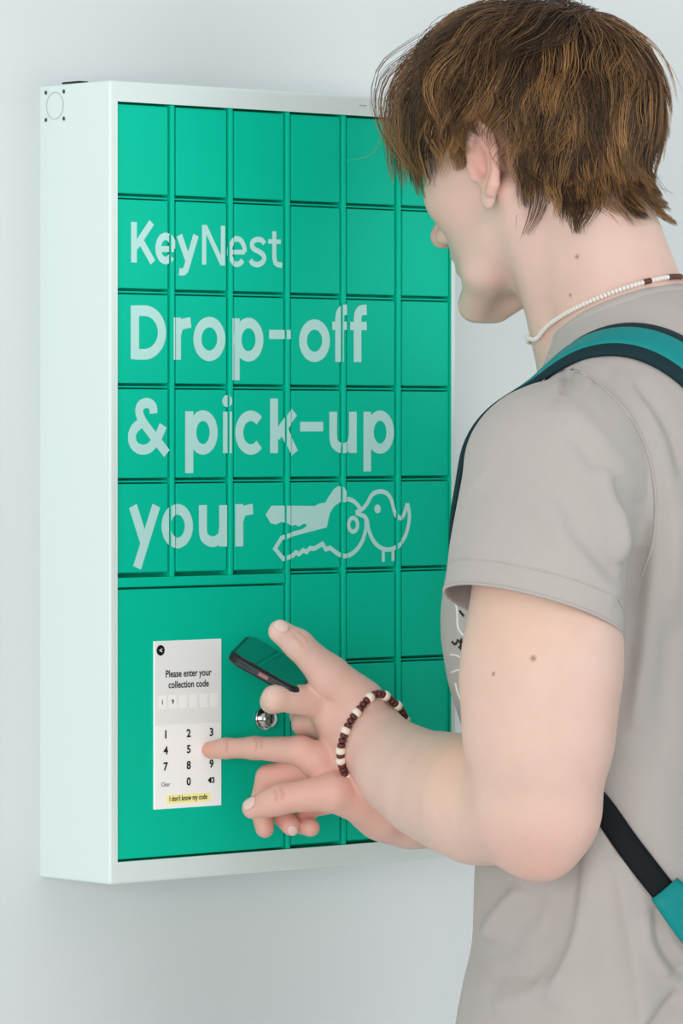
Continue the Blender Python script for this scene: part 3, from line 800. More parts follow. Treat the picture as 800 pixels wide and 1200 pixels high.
def cut(pt, nrm, inside):
    """remove what lies on the side nrm points to, among faces that pass inside(centre in author space)"""
    cs = np.array([f.calc_center_median() for f in bm.faces]) - CAM
    au = np.stack([cs @ rgt * S + 400, HOR - cs @ upv * S, (cs @ fwd - Z0) * S], 1)
    ok = inside(au); fs = [f for f, k in zip(bm.faces, ok) if k]
    geo = set(fs)
    for f in fs: geo.update(f.edges); geo.update(f.verts)
    r = bmesh.ops.bisect_plane(bm, geom=list(geo), plane_co=wpt(pt), plane_no=wdir(nrm), dist=1e-7)
    cs = np.array([f.calc_center_median() for f in bm.faces]) - CAM
    au = np.stack([cs @ rgt * S + 400, HOR - cs @ upv * S, (cs @ fwd - Z0) * S], 1)
    ok = inside(au) & (((au - pt) @ unit(nrm)) > 0)
    bmesh.ops.delete(bm, geom=[f for f, k in zip(bm.faces, ok) if k], context='FACES')
    bm.edges.ensure_lookup_table()
    out = []
    for e in bm.edges:
        if len(e.link_faces) == 1:
            m = (e.verts[0].co + e.verts[1].co) / 2 - Vector(CAM)
            a = np.array([m.dot(Vector(rgt)) * S + 400, HOR - m.z * S, (m.dot(Vector(fwd)) - Z0) * S])
            if abs((a - pt) @ unit(nrm)) < 0.5: out.append(e)
    nxt = {}
    for e in out:
        a, b = e.verts; nxt.setdefault(a, []).append(b); nxt.setdefault(b, []).append(a)
    if not nxt: return []
    best = []
    seen = set()
    for st in list(nxt):
        if st in seen: continue
        loop = [st]; seen.add(st); cur = st
        while True:
            c = [v for v in nxt[cur] if v not in seen]
            if not c: break
            cur = c[0]; seen.add(cur); loop.append(cur)
        if len(loop) > len(best): best = loop
    cs = np.array([v.co for v in best]) - CAM
    return np.stack([cs @ rgt * S + 400, HOR - cs @ upv * S, (cs @ fwd - Z0) * S], 1)
loopB = cut(Bd(0, 0, 1440), (0, 1, 0), lambda a: a[:, 1] > 1300)
n1, n2, n3 = A(629, 409, 62), A(800, 333, -8), A(703, 350, -88)
nn_ = unit(np.cross(n2 - n1, n3 - n1)); nn_ = nn_ if nn_[1] < 0 else -nn_
loopN = cut(n1, nn_, lambda a: (a[:, 1] < 520))
me = bpy.data.meshes.new('t_shirt'); bm.to_mesh(me); bm.free()
me.polygons.foreach_set('use_smooth', [True] * len(me.polygons))
M_shirt = mat('grey_cotton', (188, 181, 177), 0.92, 0.15, bump=(1500, 0.3, 0.0007), var=(9, (174, 168, 164), 0.55), sheen=0.15)
tee = pp('t_shirt', me, M_shirt)
so = tee.modifiers.new('cloth_thickness', 'SOLIDIFY'); so.thickness = 0.0016; so.offset = -1
hemL_p, hemL_n = A(620, 716, -262), unit((-0.27, 1.0, -0.24))
hemR_p, hemR_n = Bd(36, -270, 725), unit(RSs[2][0] - RSs[1][0])
loops = []
for p_, q_, hp, hn in ((SLP, SLQ, hemL_p, hemL_n), (SRP, SRQ, hemR_p, hemR_n)):
    bm = bmesh.new(); bm.from_mesh(fast_mesh('sleeve', p_, q_))
    loops.append(cut(hp, hn, lambda a: a[:, 1] > 0))
    bmesh.ops.delete(bm, geom=[v for v in bm.verts if not v.link_faces], context='VERTS')
    me = bpy.data.meshes.new('sleeve'); bm.to_mesh(me); bm.free()
    me.polygons.foreach_set('use_smooth', [True] * len(me.polygons))
    o = pp('sleeve', me, M_shirt, tee)
    so = o.modifiers.new('cloth_thickness', 'SOLIDIFY'); so.thickness = 0.0016; so.offset = -1
loopL, loopR = loops

def sweep(name, path, r, m, parent, n=8, closed=False, flat=None):       # tube along a path in author space; flat = (normals, ratio)
    path = np.asarray(path, float); N = len(path)
    T = np.roll(path, -1, 0) - np.roll(path, 1, 0)
    if not closed: T[0] = path[1] - path[0]; T[-1] = path[-1] - path[-2]
    T /= np.linalg.norm(T, axis=1)[:, None] + 1e-9
    if flat is None:
        up = np.array([0.3, 0.2, -1.0]); Nn = np.cross(np.cross(T, up), T)
    else: Nn = flat[0] - T * np.einsum('ij,ij->i', flat[0], T)[:, None]
    Nn /= np.linalg.norm(Nn, axis=1)[:, None] + 1e-9; Bn = np.cross(T, Nn); q = flat[1] if flat else 1.0
    r = np.broadcast_to(np.asarray(r, float), (N,))
    v = [path[i] + r[i] * (Bn[i] * math.cos(t) + Nn[i] * q * math.sin(t)) for i in range(N) for t in np.linspace(0, 2 * math.pi, n, endpoint=False)]
    f = [(i * n + j, i * n + (j + 1) % n, ((i + 1) % N) * n + (j + 1) % n, ((i + 1) % N) * n + j) for i in range(N if closed else N - 1) for j in range(n)]
    me = fast_mesh(name, np.array(v), np.array(f))
    o = link(name, me, m)
    if parent is not None: o.parent = parent
    return o
def resample(L, n, closed=True):
    L = np.asarray(L); Lc = np.vstack([L, L[:1]]) if closed else L
    s = np.r_[0, np.cumsum(np.linalg.norm(np.diff(Lc, axis=0), axis=1))]; t = np.linspace(0, s[-1], n, endpoint=not closed)
    return np.stack([np.interp(t, s, Lc[:, i]) for i in range(3)], 1)
def smooth_loop(L, n, it=4):
    P_ = resample(L, n)
    for _ in range(it): P_ = 0.5 * P_ + 0.25 * (np.roll(P_, 1, 0) + np.roll(P_, -1, 0))
    return P_
if len(loopN) > 10:
    col = smooth_loop(loopN, 120, 8); _, gn = shirt.project(col, 0, 1, 0.0)
    ax = np.tile(-nn_, (len(col), 1))
    sweep('collar', col + 9 * ax * 0.6 + gn * 2.2, 9.5, M_shirt, tee, 10, True, (gn, 0.34))
from mathutils.bvhtree import BVHTree
def au(W):
    c = np.asarray(W) - CAM; c = np.atleast_2d(c); return np.stack([c @ rgt * S + 400, HOR - c @ upv * S, (c @ fwd - Z0) * S], 1)
sl_objs = [o for o in tee.children if o.name.startswith('sleeve')]
def bvh_of(*ms):
    v, f = [], []
    for m in ms:
        b = len(v); v += [x.co.copy() for x in m.vertices]; f += [[b + i for i in p.vertices] for p in m.polygons]
    return BVHTree.FromPolygons(v, f)
bv_l, bv_r, bv_t = bvh_of(sl_objs[0].data), bvh_of(sl_objs[1].data), bvh_of(tee.data)
bv_all = bvh_of(sl_objs[0].data, tee.data)
def snap(P_, bv, off):
    out = []
    for p in to_world(P_):
        c, n, i, d = bv.find_nearest(Vector(p)); out.append(np.array(c) + np.array(n) * off / S)
    return au(np.array(out))
def look(px, py, bv, off):
    d = fwd + (px - 400) / F_PX * rgt + (HOR - py) / F_PX * upv; d = d / np.linalg.norm(d)
    c, n, i, t = bv.ray_cast(Vector(CAM), Vector(d))
    if c is None: return None
    n = np.array(n); n = n if n @ d < 0 else -n
    return au(np.array(c) + n * off / S)[0]
def open_run(fn, name, L, r):                    # only where the sleeve stands clear of the trunk
    ok = trunk.ev(L) > 5; n = len(L)
    if ok.all(): return fn(name, L, r, M_shirt, tee, 6, True)
    st = next(i for i in range(n) if ok[i] and not ok[i - 1]); run = []
    best = []
    for i in range(n):
        j = (st + i) % n
        if ok[j]: run.append(j)
        else:
            if len(run) > len(best): best = run
            run = []
    if len(run) > len(best): best = run
    return fn(name, L[best], r, M_shirt, tee, 6, False)
for lp_, nrm, bv in ((loopL, hemL_n, bv_l), (loopR, hemR_n, bv_r)):
    if len(lp_) > 10:
        l2 = smooth_loop(lp_, 140, 3)
        open_run(sweep, 'sleeve_hem', l2, 2.0)
        st_ = snap(l2 - nrm * 28, bv, 0.2)
        open_run(sweep, 'hem_stitch', smooth_loop(st_, 140, 2), 0.8)
# shoulder seam
seam = []
for p in smooth([(668, 432), (690, 443), (722, 470), (746, 503), (760, 537), (766, 567), (768, 600), (764, 640), (752, 676)], 6):
    h = look(p[0], p[1], bv_all, 0.6)
    if h is not None: seam.append(h)
seam = np.array(seam)
if len(seam) > 5: sweep('shoulder_seam', seam, 1.8, M_shirt, tee, 6)
# chest print: thin pale lines and dark marks
M_pw = mat('white_shirt_print', (228, 228, 226), 0.8, 0.2); M_pk = mat('dark_shirt_print', (52, 50, 52), 0.8, 0.2)
def print_line(pts, w, m):
    Pp = [look(p[0], p[1], bv_t, 0.3) for p in smooth(pts, 4)]; Pp = [p for p in Pp if p is not None]
    if len(Pp) > 2: sweep('shirt_print', np.array(Pp), w, m, tee, 6)
for l in ([(528, 767), (535, 768), (543, 772), (552, 775)], [(530, 788), (538, 785), (552, 784)], [(534, 800), (537, 812), (543, 824), (552, 832)], [(532, 700), (536, 715), (537, 735), (544, 745)], [(534, 846), (542, 850), (552, 849)]):
    print_line(l, 1.6, M_pw)
for l in ([(530, 752), (533, 755), (536, 752)], [(536, 750), (541, 753), (546, 752)], [(538, 758), (542, 761), (546, 760)], [(541, 748), (540, 755), (541, 762)], [(539, 716), (541, 719), (544, 722)]):
    print_line(l, 1.5, M_pk)

# ------------------------------------------------------------------ trousers and shoes (below the frame)
leg = Field()
leg.rc(Bd(14, 0, 1400), Bd(8, 0, 1500), 184, 178, 20, (BF, 0.82))
for s in (1, -1):
    leg.chain([(Bd(8, 76 * s, 1510), 112), (Bd(12, 100 * s, 1980), 92), (Bd(-6, 112 * s, 2560), 70)], 40)
p, q = surf(leg, (380, 1370, -480), (1120, 2640, 480), 9.0); p = relax(p, q, 2)
M_jean = mat('dark_denim', (52, 58, 70), 0.85, 0.2, bump=(900, 0.3, 0.0008))
pp('trousers', fast_mesh('trousers', p, q), M_jean)
floor_y = HOR + CAM_Z * S
M_shoe = mat('white_sneaker', (222, 220, 214), 0.6, 0.3)
for s in (1, -1):
    sh = Field()
    sh.rc(Bd(-40, 112 * s, floor_y - 46), Bd(130, 118 * s, floor_y - 34), 46, 34, 20)
    sh.rc(Bd(-30, 112 * s, floor_y - 46), Bd(-10, 112 * s, floor_y - 105), 46, 50, 20)
    c = Bd(40, 115 * s, floor_y - 60)
    p, q = surf(sh, c - 260, c + 260, 6.0); p[:, 1] = np.minimum(p[:, 1], floor_y - 1)
    pp('shoe', fast_mesh('shoe', p, q), M_shoe)

# ------------------------------------------------------------------ backpack
M_teal = mat('teal_nylon', (8, 138, 138), 0.55, 0.25, bump=(1100, 0.25, 0.0005), var=(30, (14, 150, 148), 0.5))
M_navy = mat('dark_binding', (14, 48, 54), 0.7, 0.25, bump=(1600, 0.4, 0.0006))
M_web = mat('black_webbing', (16, 22, 26), 0.75, 0.25, bump=(1800, 0.5, 0.0006))
bp_w = to_world(Bd(-310, 0, 1180))[0]
bag = empty('backpack', tuple(bp_w), 'teal backpack worn on the back with dark edged shoulder strap', 'backpack')
def bpart(o):
    return keep(o, bag)
bagf = Field()
bagf.rc(Bd(-296, 0, 570), Bd(-290, 0, 1060), 172, 190, 20, (BF, 0.55))
bagf.rc(Bd(-386, 0, 820), Bd(-384, 0, 1060), 120, 130, 20, (BF, 0.4))
p, q = surf(bagf, (700, 330, -420), (1400, 1320, 300), 6.0); p = relax(p, q, 2)
bpart(link('bag_body', fast_mesh('bag_body', p, q), M_teal))

def ribbon(name, cen, wid, width, iso, th, m, fld=shirt, nv=9, it=14, sm=3, free=0.0):
    """a band laid over the cloth: cen (n,3) guide, wid (n,3) width directions, width per row"""
    cen = np.asarray(cen); n = len(cen); width = np.broadcast_to(np.asarray(width, float), (n,))
    G_ = np.array([cen[i] + unit(wid[i]) * width[i] * v for i in range(n) for v in np.linspace(-0.5, 0.5, nv)])
    Pp, Nn = fld.project(G_, iso, it, 0.6)
    Pp = Pp.reshape(n, nv, 3)
    if free:                                     # the last rows leave the cloth for the bag
        w = np.clip((np.linspace(0, 1, n) - (1 - free)) / free, 0, 1)[:, None, None] ** 1.3; Pp = Pp * (1 - w) + G_.reshape(n, nv, 3) * w
    for _ in range(sm): Pp[1:-1] = 0.5 * Pp[1:-1] + 0.25 * (Pp[2:] + Pp[:-2])
    Nn = Nn.reshape(n, nv, 3)
    edge = 1 - np.abs(np.linspace(-1, 1, nv)) ** 6 * 0.55
    O = Pp + Nn * (th * edge)[None, :, None]
    V = np.concatenate([Pp.reshape(-1, 3), O.reshape(-1, 3)]); k = n * nv; F_ = []
    for i in range(n - 1):
        for j in range(nv - 1):
            a = i * nv + j; F_.append((a, a + nv, a + nv + 1, a + 1)); F_.append((k + a, k + a + 1, k + a + nv + 1, k + a + nv))
        a = i * nv; F_.append((a, k + a, k + a + nv, a + nv)); a = i * nv + nv - 1; F_.append((a, a + nv, k + a + nv, k + a))
    for i in (0, n - 1):
        for j in range(nv - 1):
            a = i * nv + j; F_.append((a, a + 1, k + a + 1, k + a) if i == 0 else (a, k + a, k + a + 1, a + 1))
    return bpart(link(name, fast_mesh(name, V, np.array(F_)), m)), Pp, Nn
def spath(pts, n):
    c = np.array(smooth(pts, 8)); return resample(c, n, False)
for s in (1, -1):
    guide = spath([Bd(96, 236 * s, 655), Bd(98, 246 * s, 610), Bd(100, 243 * s, 545), Bd(96, 214 * s, 485), Bd(76, 178 * s, 440), Bd(30, 152 * s, 405), Bd(-50, 136 * s, 395), Bd(-130, 126 * s, 425), Bd(-196, 118 * s, 490), Bd(-250, 112 * s, 545)], 70)
    wd = np.tile(BL, (70, 1))
    st, Pp, Nn = ribbon('shoulder_strap', guide, wd, np.linspace(70, 92, 70), 1.5, 8.0, M_navy, free=0.14)
    mid, _, _ = ribbon('strap_padding', guide[12:], wd[12:], np.linspace(40, 52, 58), 6.5, 5.5, M_teal, free=0.16)
    w_ = spath([Bd(110, 215 * s, 690), Bd(90, 212 * s, 780), Bd(60, 210 * s, 860)] + ([A(690, 925, -190), A(730, 985, -190), A(772, 1045, -180), A(784, 1060, -178)] if s > 0 else [Bd(20, -215, 930), Bd(-60, -200, 1000), Bd(-110, -190, 1050)]), 60)
    T = np.gradient(w_, axis=0); _, ng = trunk.project(w_, 2.0, 10, 0.6); wdd = np.cross(T, ng)
    ribbon('strap_webbing', w_, wdd, 27, 5.0, 2.6, M_web, trunk, 5, 14, 14)
    g0 = A(772, 1060, -180) if s > 0 else Bd(-110, -190, 1050)
    tb = spath([A(772, 1040, -185), A(800, 1074, -175), A(836, 1105, -160), Bd(-275, 130, 1135)], 16) if s > 0 else spath([Bd(-110, -190, 1060), Bd(-180, -180, 1100), Bd(-275, -130, 1135)], 16)
    T = np.gradient(tb, axis=0); _, ng = trunk.project(tb, 2.0, 10, 0.6); wdd = np.cross(T, ng)
    ribbon('strap_tab', tb, wdd, np.linspace(36, 104, 16), 8.5, 4.0, M_teal, trunk, 7, 14, 3, 0.6)

# ------------------------------------------------------------------ smartphone held in the left hand
M_phone = mat('phone_case', (12, 26, 30), 0.4, 0.4); M_glass = mat('phone_glass', (10, 18, 18), 0.06, 0.6, coat=0.5)
M_port = mat('phone_port', (150, 96, 92), 0.4, 0.5)
c0 = A(267, 769, -14)                                                    # near left corner of the short edge
e1 = unit((66, 37, -4)); e2 = np.array([34, -12, 214.0]); e2 = unit(e2 - e1 * (e2 @ e1)); e3 = np.cross(e1, e2); e3 = e3 if e3[1] < 0 else -e3
PW, PL, PT = 95.0, 166.0, 12.0
pc = c0 + e1 * PW / 2 + e2 * PL / 2
phone = empty('smartphone', tuple(to_world(pc - e3 * PT / 2)[0]), 'dark smartphone held flat in the hand with the bead bracelet', 'phone')
def slab(name, cu, cv, cw_, hu, hv, hw, rad, m, bev=2.0, parent=phone, sub=False):
    pts = []
    for (sx_, sy_, a0) in ((1, 1, 0), (-1, 1, 90), (-1, -1, 180), (1, -1, 270)):
        for i in range(8):
            t = math.radians(a0 + 90 * i / 7); pts.append((sx_ * (hu - rad) + rad * math.cos(t), sy_ * (hv - rad) + rad * math.sin(t)))
    rings = [(-hw, bev), (-hw + bev, 0), (hw - bev, 0), (hw, bev)]; v = []
    for w, ins in rings:
        for u_, v_ in pts:
            v.append(pc + e1 * (cu + u_ * (hu - ins) / hu) + e2 * (cv + v_ * (hv - ins) / hv) + e3 * (cw_ + w))
    n = len(pts); f = []
    for k in range(3):
        for i in range(n): f.append((k * n + i, k * n + (i + 1) % n, (k + 1) * n + (i + 1) % n, (k + 1) * n + i))
    f.append(list(range(n))[::-1]); f.append([3 * n + i for i in range(n)])
    o = pydata(name, to_world(np.array(v)), f, m)
    return keep(o, parent)
slab('phone_case', 0, 0, 0, PW / 2, PL / 2, PT / 2, 15, M_phone, 2.5)
slab('phone_screen', 0, 0, PT / 2, PW / 2 - 4, PL / 2 - 4, 0.8, 13, M_glass, 0.4)
slab('charging_port', 0, -PL / 2, 0, 6.5, 0.8, 2.2, 0.7, M_port, 0.3)
for i in range(5):
    slab('speaker_hole', -18 - i * 4.2, -PL / 2, 0, 1.1, 0.7, 1.1, 0.5, M_dark, 0.2); slab('speaker_hole', 18 + i * 4.2, -PL / 2, 0, 1.1, 0.7, 1.1, 0.5, M_dark, 0.2)

# ------------------------------------------------------------------ bead bracelet on the left wrist
M_wood = mat('dark_wood_bead', (92, 44, 40), 0.4, 0.45); M_cream = mat('cream_bead', (240, 226, 208), 0.4, 0.4); M_cord = mat('elastic_cord', (60, 40, 36), 0.8, 0.2)
wristf = Field(); wristf.p = list(left_arm_prims)
wc = A(441, 868, 8); nrm_ = unit((-0.62, -0.24, 0.74))
u1 = unit(np.cross(nrm_, (0, 1, 0.3))); u2 = np.cross(nrm_, u1)
dirs = np.array([u1 * math.cos(t) + u2 * math.sin(t) for t in np.linspace(0, 2 * math.pi, 180, endpoint=False)])
ringp = np.full(180, 4.0); open_ = np.ones(180, bool)
for _ in range(70):
    open_ &= wristf.ev(wc + dirs * ringp[:, None]) < 4.0
    ringp[open_] += 1.0
rr_ = np.array(ringp)
for _ in range(12): rr_ = 0.5 * rr_ + 0.25 * (np.roll(rr_, 1) + np.roll(rr_, -1))
tt = np.linspace(0, 2 * math.pi, 180, endpoint=False)
ring = np.array([wc + (u1 * math.cos(t) + u2 * math.sin(t)) * r_ for t, r_ in zip(tt, rr_)])
brace = empty('bracelet', tuple(to_world(wc)[0]), 'bracelet of brown and cream beads on the left wrist', 'bracelet')
keep(sweep('cord', ring, 1.3, M_cord, None, 6, True), brace)
rs = resample(ring, 54); tg = np.roll(rs, -1, 0) - np.roll(rs, 1, 0)
def bead_mesh(r, h, name, m):
    v, f = [], []; n = 14
    prof = [(0.25, -h), (0.75, -h * 0.95), (1.0, -h * 0.55), (1.0, h * 0.55), (0.75, h * 0.95), (0.25, h)]
    for a, z in prof:
        for i in range(n): v.append((a * r * math.cos(2 * math.pi * i / n), a * r * math.sin(2 * math.pi * i / n), z))
    for k in range(len(prof) - 1):
        for i in range(n): f.append((k * n + i, k * n + (i + 1) % n, (k + 1) * n + (i + 1) % n, (k + 1) * n + i))
    me = bpy.data.meshes.new(name); me.from_pydata(v, [], f); me.polygons.foreach_set('use_smooth', [True] * len(f)); me.materials.append(m); return me
cell = np.linalg.norm(tg, axis=1).mean() / 2 / S
bw = bead_mesh(4.6 / S, cell * 0.46, 'wood_bead', M_wood); bc = bead_mesh(6.0 / S, cell * 0.66, 'cream_bead', M_cream)
def put_bead(me, name, P_, d, root):
    o = bpy.data.objects.new(name, me); COL.objects.link(o)
    wd_ = Vector(d[0] * rgt - d[1] * upv + d[2] * fwd)
    o.matrix_basis = Matrix.Translation(Vector(to_world(P_)[0])) @ wd_.to_track_quat('Z', 'Y').to_matrix().to_4x4()
    return keep(o, root)
for i in range(54):
    put_bead(bc if i % 4 == 0 else bw, 'cream_bead' if i % 4 == 0 else 'wood_bead', rs[i], tg[i], brace)

# ------------------------------------------------------------------ bead necklace
M_shell = mat('white_shell_bead', (236, 230, 224), 0.4, 0.4); M_brown = mat('brown_bead', (96, 58, 44), 0.45, 0.4)
if len(loopN) > 10:
    nk = smooth_loop(loopN, 150, 8) + nn_ * 7; nk, _ = body.project(nk, 3.6, 14, 0.6); nk = smooth_loop(nk, 150, 3)
    neck = empty('necklace', tuple(to_world(nk.mean(0))[0]), 'thin necklace of small white beads above the t-shirt collar', 'necklace')
    keep(sweep('cord', nk, 0.9, M_cord, None, 6, True), neck)
    NB = 132; ns = resample(nk, NB); tg = np.roll(ns, -1, 0) - np.roll(ns, 1, 0); cell = np.linalg.norm(tg, axis=1).mean() / 2 / S
    bs = bead_mesh(2.9 / S, cell * 0.47, 'shell_bead', M_shell); bb_ = bead_mesh(3.4 / S, cell * 0.6, 'brown_bead', M_brown)
    for i in range(NB):
        kx_ = 1 + ns[i][2] / F_PX; xx = 400 + (ns[i][0] - 400) / kx_
        br = ns[i][2] < 20 and (784 < xx < 797 or abs(xx - 758) < 3)
        put_bead(bb_ if br else bs, 'brown_bead' if br else 'shell_bead', ns[i], tg[i], neck)

# ------------------------------------------------------------------ hair: locks of strands grown from the scalp
skull = Field()
skull.el(Hd(-6, 0, 45), HAX, np.array((94, 74, 82)) * HS, 5)
skull.el(Hd(40, 0, -5), HAX, np.array((50, 62, 72)) * HS, 30)
skull.rc(Hd(-26, 0, -30), A(748, 428, 20), 74, 86, 30)
for s in (1, -1): skull.el(Hd(-9, s * 79, 3), HAX, np.array((13, 9, 30)) * HS, 12)
def hairline(ph):
    return np.interp(np.abs(ph), [0, 25, 45, 58, 66, 72, 82, 86, 104, 112, 125, 140, 180], [30, 30, 22, 14, 2, -18, -20, -1, 2, -14, -38, -54, -58])
hr = np.random.default_rng(21)
N_H = 13500
D = hr.normal(size=(N_H * 3, 3)); D /= np.linalg.norm(D, axis=1)[:, None]
ph = np.degrees(np.arctan2(D[:, 1], D[:, 0])); th = np.degrees(np.arcsin(D[:, 2]))
ok = th > hairline(ph) + hr.normal(0, 1.5, len(D))
D = D[ok][:N_H]; ph = ph[ok][:N_H]; th = th[ok][:N_H]; N_H = len(D)
loc = np.array([-6, 0, 45]) + D * np.array([94, 74, 82])
root = HO + HS * (loc[:, :1] * HF + loc[:, 1:2] * HL + loc[:, 2:] * HU)
wh = unit(np.array([-0.50, 0.05, 0.86])); whorl = HO + HS * ((-6 + 94 * wh[0]) * HF + 74 * wh[1] * HL + (45 + 82 * wh[2]) * HU)
aph = np.abs(ph)
front = np.clip((60 - aph) / 40, 0, 1) * np.clip((th - 5) / 25, 0, 1)
top = np.clip((th - 25) / 30, 0, 1)
nape = np.clip((aph - 105) / 30, 0, 1) * np.clip((2 - th) / 22, 0, 1)
sideb = np.clip((86 - aph) / 6, 0, 1) * np.clip((aph - 62) / 6, 0, 1) * np.clip((10 - th) / 8, 0, 1)
overear = np.clip(1 - np.abs(aph - 95) / 22, 0, 1) * np.clip((28 - th) / 14, 0, 1)
length = 80 + 26 * top + 24 * front + 16 * np.clip((aph - 120) / 30, 0, 1) * np.clip((45 - th) / 20, 0, 1) * (1 - nape) - 26 * nape - 52 * sideb - 50 * overear
length = np.maximum(length * hr.uniform(0.78, 1.1, N_H), 14) * HS
layer = hr.random(N_H) ** 0.8
off = (5 + (19 + 12 * top + 15 * front) * layer) * HS
off = off * (1 - 0.45 * nape) * (1 - 0.72 * sideb) * (1 - 0.35 * overear)
tuck = np.clip(1 - np.abs(aph - 96) / 26, 0, 1) ** 0.6 * np.clip((50 - th) / 30, 0, 1)
back = np.clip((aph - 110) / 40, 0, 1)
off = off * (1 - 0.32 * back)
NCL = 620
ci = hr.choice(N_H, NCL, replace=False)
own = np.empty(N_H, int)
for a in range(0, N_H, 2000):
    d2 = ((root[a:a + 2000, None] - root[None, ci]) ** 2).sum(-1) + (40 * (layer[a:a + 2000, None] - layer[None, ci])) ** 2
    own[a:a + 2000] = d2.argmin(1)
M_S = 12
P_ = root.copy(); path = [P_.copy()]
g0 = skull.grad(P_); g0 /= np.linalg.norm(g0, axis=1)[:, None]
down = np.array([0, 1.0, 0]); v = g0 * 0.8
seg = (length / M_S)[:, None]
swirl = np.random.default_rng(5).normal(0, 0.30, N_H)
for k in range(M_S):
    s_ = (k + 1) / M_S
    g = skull.grad(P_); g /= np.linalg.norm(g, axis=1)[:, None] + 1e-9
    d = skull.ev(P_)
    t = P_ - whorl; t -= g * np.einsum('ij,ij->i', t, g)[:, None]; t /= np.linalg.norm(t, axis=1)[:, None] + 1e-6
    t = t + (0.55 * top + 0.25 * front)[:, None] * (HF - g * (g @ HF)[:, None])
    sd = np.cross(g, t); t = t + sd * (swirl + 0.75 * vnoise(P_, 58, 9) + 0.35 * vnoise(P_, 26, 10))[:, None]
    gr = down - g * (g @ down)[:, None]
    t = t - (1.15 * tuck)[:, None] * (HF - g * (g @ HF)[:, None])
    tang = t * (1 - 0.5 * s_) + gr * (0.35 + 0.75 * s_)
    tang /= np.linalg.norm(tang, axis=1)[:, None] + 1e-9
    target = off * min(1, (s_ * 2.1)) ** 0.8 * (1 - 0.30 * s_ * (1 - front)) + nape * s_ ** 3 * 16 + back * s_ ** 4 * 12
    vn = np.clip((target - d) / (seg[:, 0] * 2.0), -0.7, 0.9)
    w = tang + g * vn[:, None]; w /= np.linalg.norm(w, axis=1)[:, None]
    v = unit_rows = (0.35 * v + 0.65 * w); v = v / (np.linalg.norm(v, axis=1)[:, None] + 1e-9)
    P_ = P_ + v * seg
    inside = skull.ev(P_) < 1.5
    if inside.any(): P_[inside] += g[inside] * (1.8 - skull.ev(P_[inside]))[:, None]
    path.append(P_.copy())
path = np.stack(path, 1)                                                 # N, M+1, 3
ss = np.linspace(0, 1, M_S + 1)
cl = path[ci][own]
amt = (0.92 * ss ** 0.9)[None, :, None] * hr.uniform(0.75, 1.0, N_H)[:, None, None]
rel = (path[:, :1] - cl[:, :1]) * np.clip(1 - ss * 0.9, 0, 1)[None, :, None]
path2 = path * (1 - amt) + (cl + rel * 0.5) * amt
# waves shared by each lock, and a little of each strand's own
wa = hr.uniform(2.5, 8.5, NCL)[own] * HS; wf = hr.uniform(0.8, 1.9, NCL)[own]; wp = hr.uniform(0, 6.28, NCL)[own]
T = np.gradient(path2, axis=1); T /= np.linalg.norm(T, axis=2)[..., None] + 1e-9
Nn = path2 - HO; Nn /= np.linalg.norm(Nn, axis=2)[..., None]
Sd = np.cross(T, Nn)
damp = (1 - 0.6 * nape - 0.7 * sideb).clip(0.2)[:, None]
wave = (wa[:, None] * damp * ss[None] * np.sin(wf[:, None] * 6.28 * ss[None] + wp[:, None]))
wave2 = (hr.normal(0, 1.0, N_H)[:, None] * HS * ss[None] ** 1.5)
path2 = path2 + Sd * (wave + wave2)[..., None] + Nn * (0.5 * wa[:, None] * damp * ss[None] * np.cos(wf[:, None] * 5 * ss[None] + wp[:, None]))[..., None]
fly = hr.random(N_H) < 0.015
path2[fly] += (hr.normal(0, 7, (fly.sum(), 1, 3)) * (ss ** 2)[None, :, None]) + Nn[fly] * (8 * ss ** 2)[None, :, None]
extra = []
for pts in ([(470, 92, 20), (446, 130, 0), (445, 165, 0), (432, 183, 0), (405, 188, 0)],
            [(500, 46, 20), (452, 78, -5), (440, 120, -15), (452, 160, -10), (478, 196, 10), (494, 206, 30)],
            [(504, 56, 10), (458, 86, -15), (446, 128, -20), (460, 168, -10), (484, 202, 15)],
            [(508, 62, 5), (464, 94, -22), (454, 134, -25), (466, 170, -12), (488, 204, 15)],
            [(512, 70, 0), (468, 104, -28), (462, 144, -30), (472, 176, -18), (486, 198, 5)]):
    g_ = np.array(smooth([tuple(A(*p)) for p in pts], 8)); extra.append((resample(g_, M_S + 1, False)))
ex = [extra[0]]
for e_ in extra[1:]:
    for _ in range(12): ex.append(e_ + hr.normal(0, 2.2, (1, 3)) + hr.normal(0, 4.0, (1, 3)) * (1 - ss)[:, None] + hr.normal(0, 1.5, (1, 3)) * ss[:, None])
ex = np.array(ex)
allp = np.concatenate([path2, ex]); NA = len(allp)
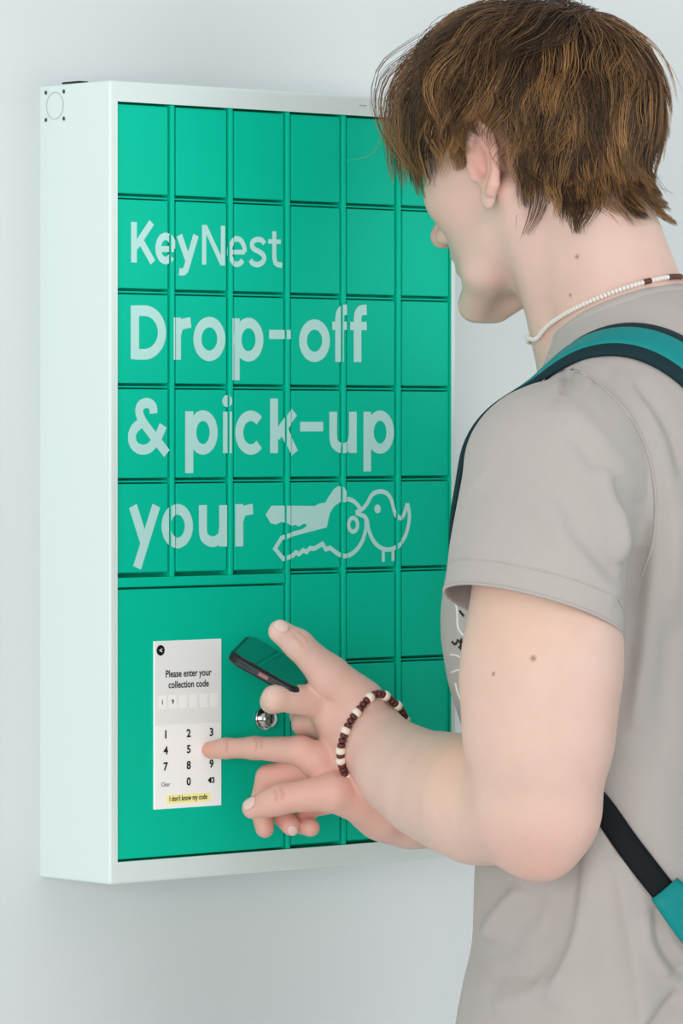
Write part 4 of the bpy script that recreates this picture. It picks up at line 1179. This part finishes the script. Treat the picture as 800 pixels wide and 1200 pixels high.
tint = np.concatenate([np.clip(hr.normal(0.0, 0.26, NCL)[own] + hr.normal(0, 0.15, N_H) + 0.48, 0, 1), np.clip(hr.normal(0.6, 0.15, len(ex)), 0, 1)])
isext = np.arange(NA) >= N_H
wd0 = np.where(isext, 0.55, hr.uniform(0.5, 0.85, NA)) * HS * 0.5
wd = wd0[:, None] * np.interp(ss, [0, 0.15, 0.7, 1], [0.9, 1.0, 0.8, 0.18])[None]
T = np.gradient(allp, axis=1); T /= np.linalg.norm(T, axis=2)[..., None] + 1e-9
Nn = allp - HO; Nn -= T * np.einsum('ijk,ijk->ij', Nn, T)[..., None]; Nn /= np.linalg.norm(Nn, axis=2)[..., None] + 1e-9
Bn = np.cross(T, Nn)
V = np.stack([allp + wd[..., None] * (Bn * math.cos(a) + Nn * 0.8 * math.sin(a)) for a in (math.pi / 2, math.pi * 7 / 6, math.pi * 11 / 6)], 2)   # N, M+1, 3, 3
base = (np.arange(NA) * (M_S + 1) * 3)[:, None, None] + (np.arange(M_S) * 3)[None, :, None]
j = np.arange(3)[None, None]; j2 = (j + 1) % 3
F_ = np.stack([base + j, base + j2, base + 3 + j2, base + 3 + j], -1).reshape(-1, 4)
hair_me = fast_mesh('hair', V.reshape(-1, 3), F_)
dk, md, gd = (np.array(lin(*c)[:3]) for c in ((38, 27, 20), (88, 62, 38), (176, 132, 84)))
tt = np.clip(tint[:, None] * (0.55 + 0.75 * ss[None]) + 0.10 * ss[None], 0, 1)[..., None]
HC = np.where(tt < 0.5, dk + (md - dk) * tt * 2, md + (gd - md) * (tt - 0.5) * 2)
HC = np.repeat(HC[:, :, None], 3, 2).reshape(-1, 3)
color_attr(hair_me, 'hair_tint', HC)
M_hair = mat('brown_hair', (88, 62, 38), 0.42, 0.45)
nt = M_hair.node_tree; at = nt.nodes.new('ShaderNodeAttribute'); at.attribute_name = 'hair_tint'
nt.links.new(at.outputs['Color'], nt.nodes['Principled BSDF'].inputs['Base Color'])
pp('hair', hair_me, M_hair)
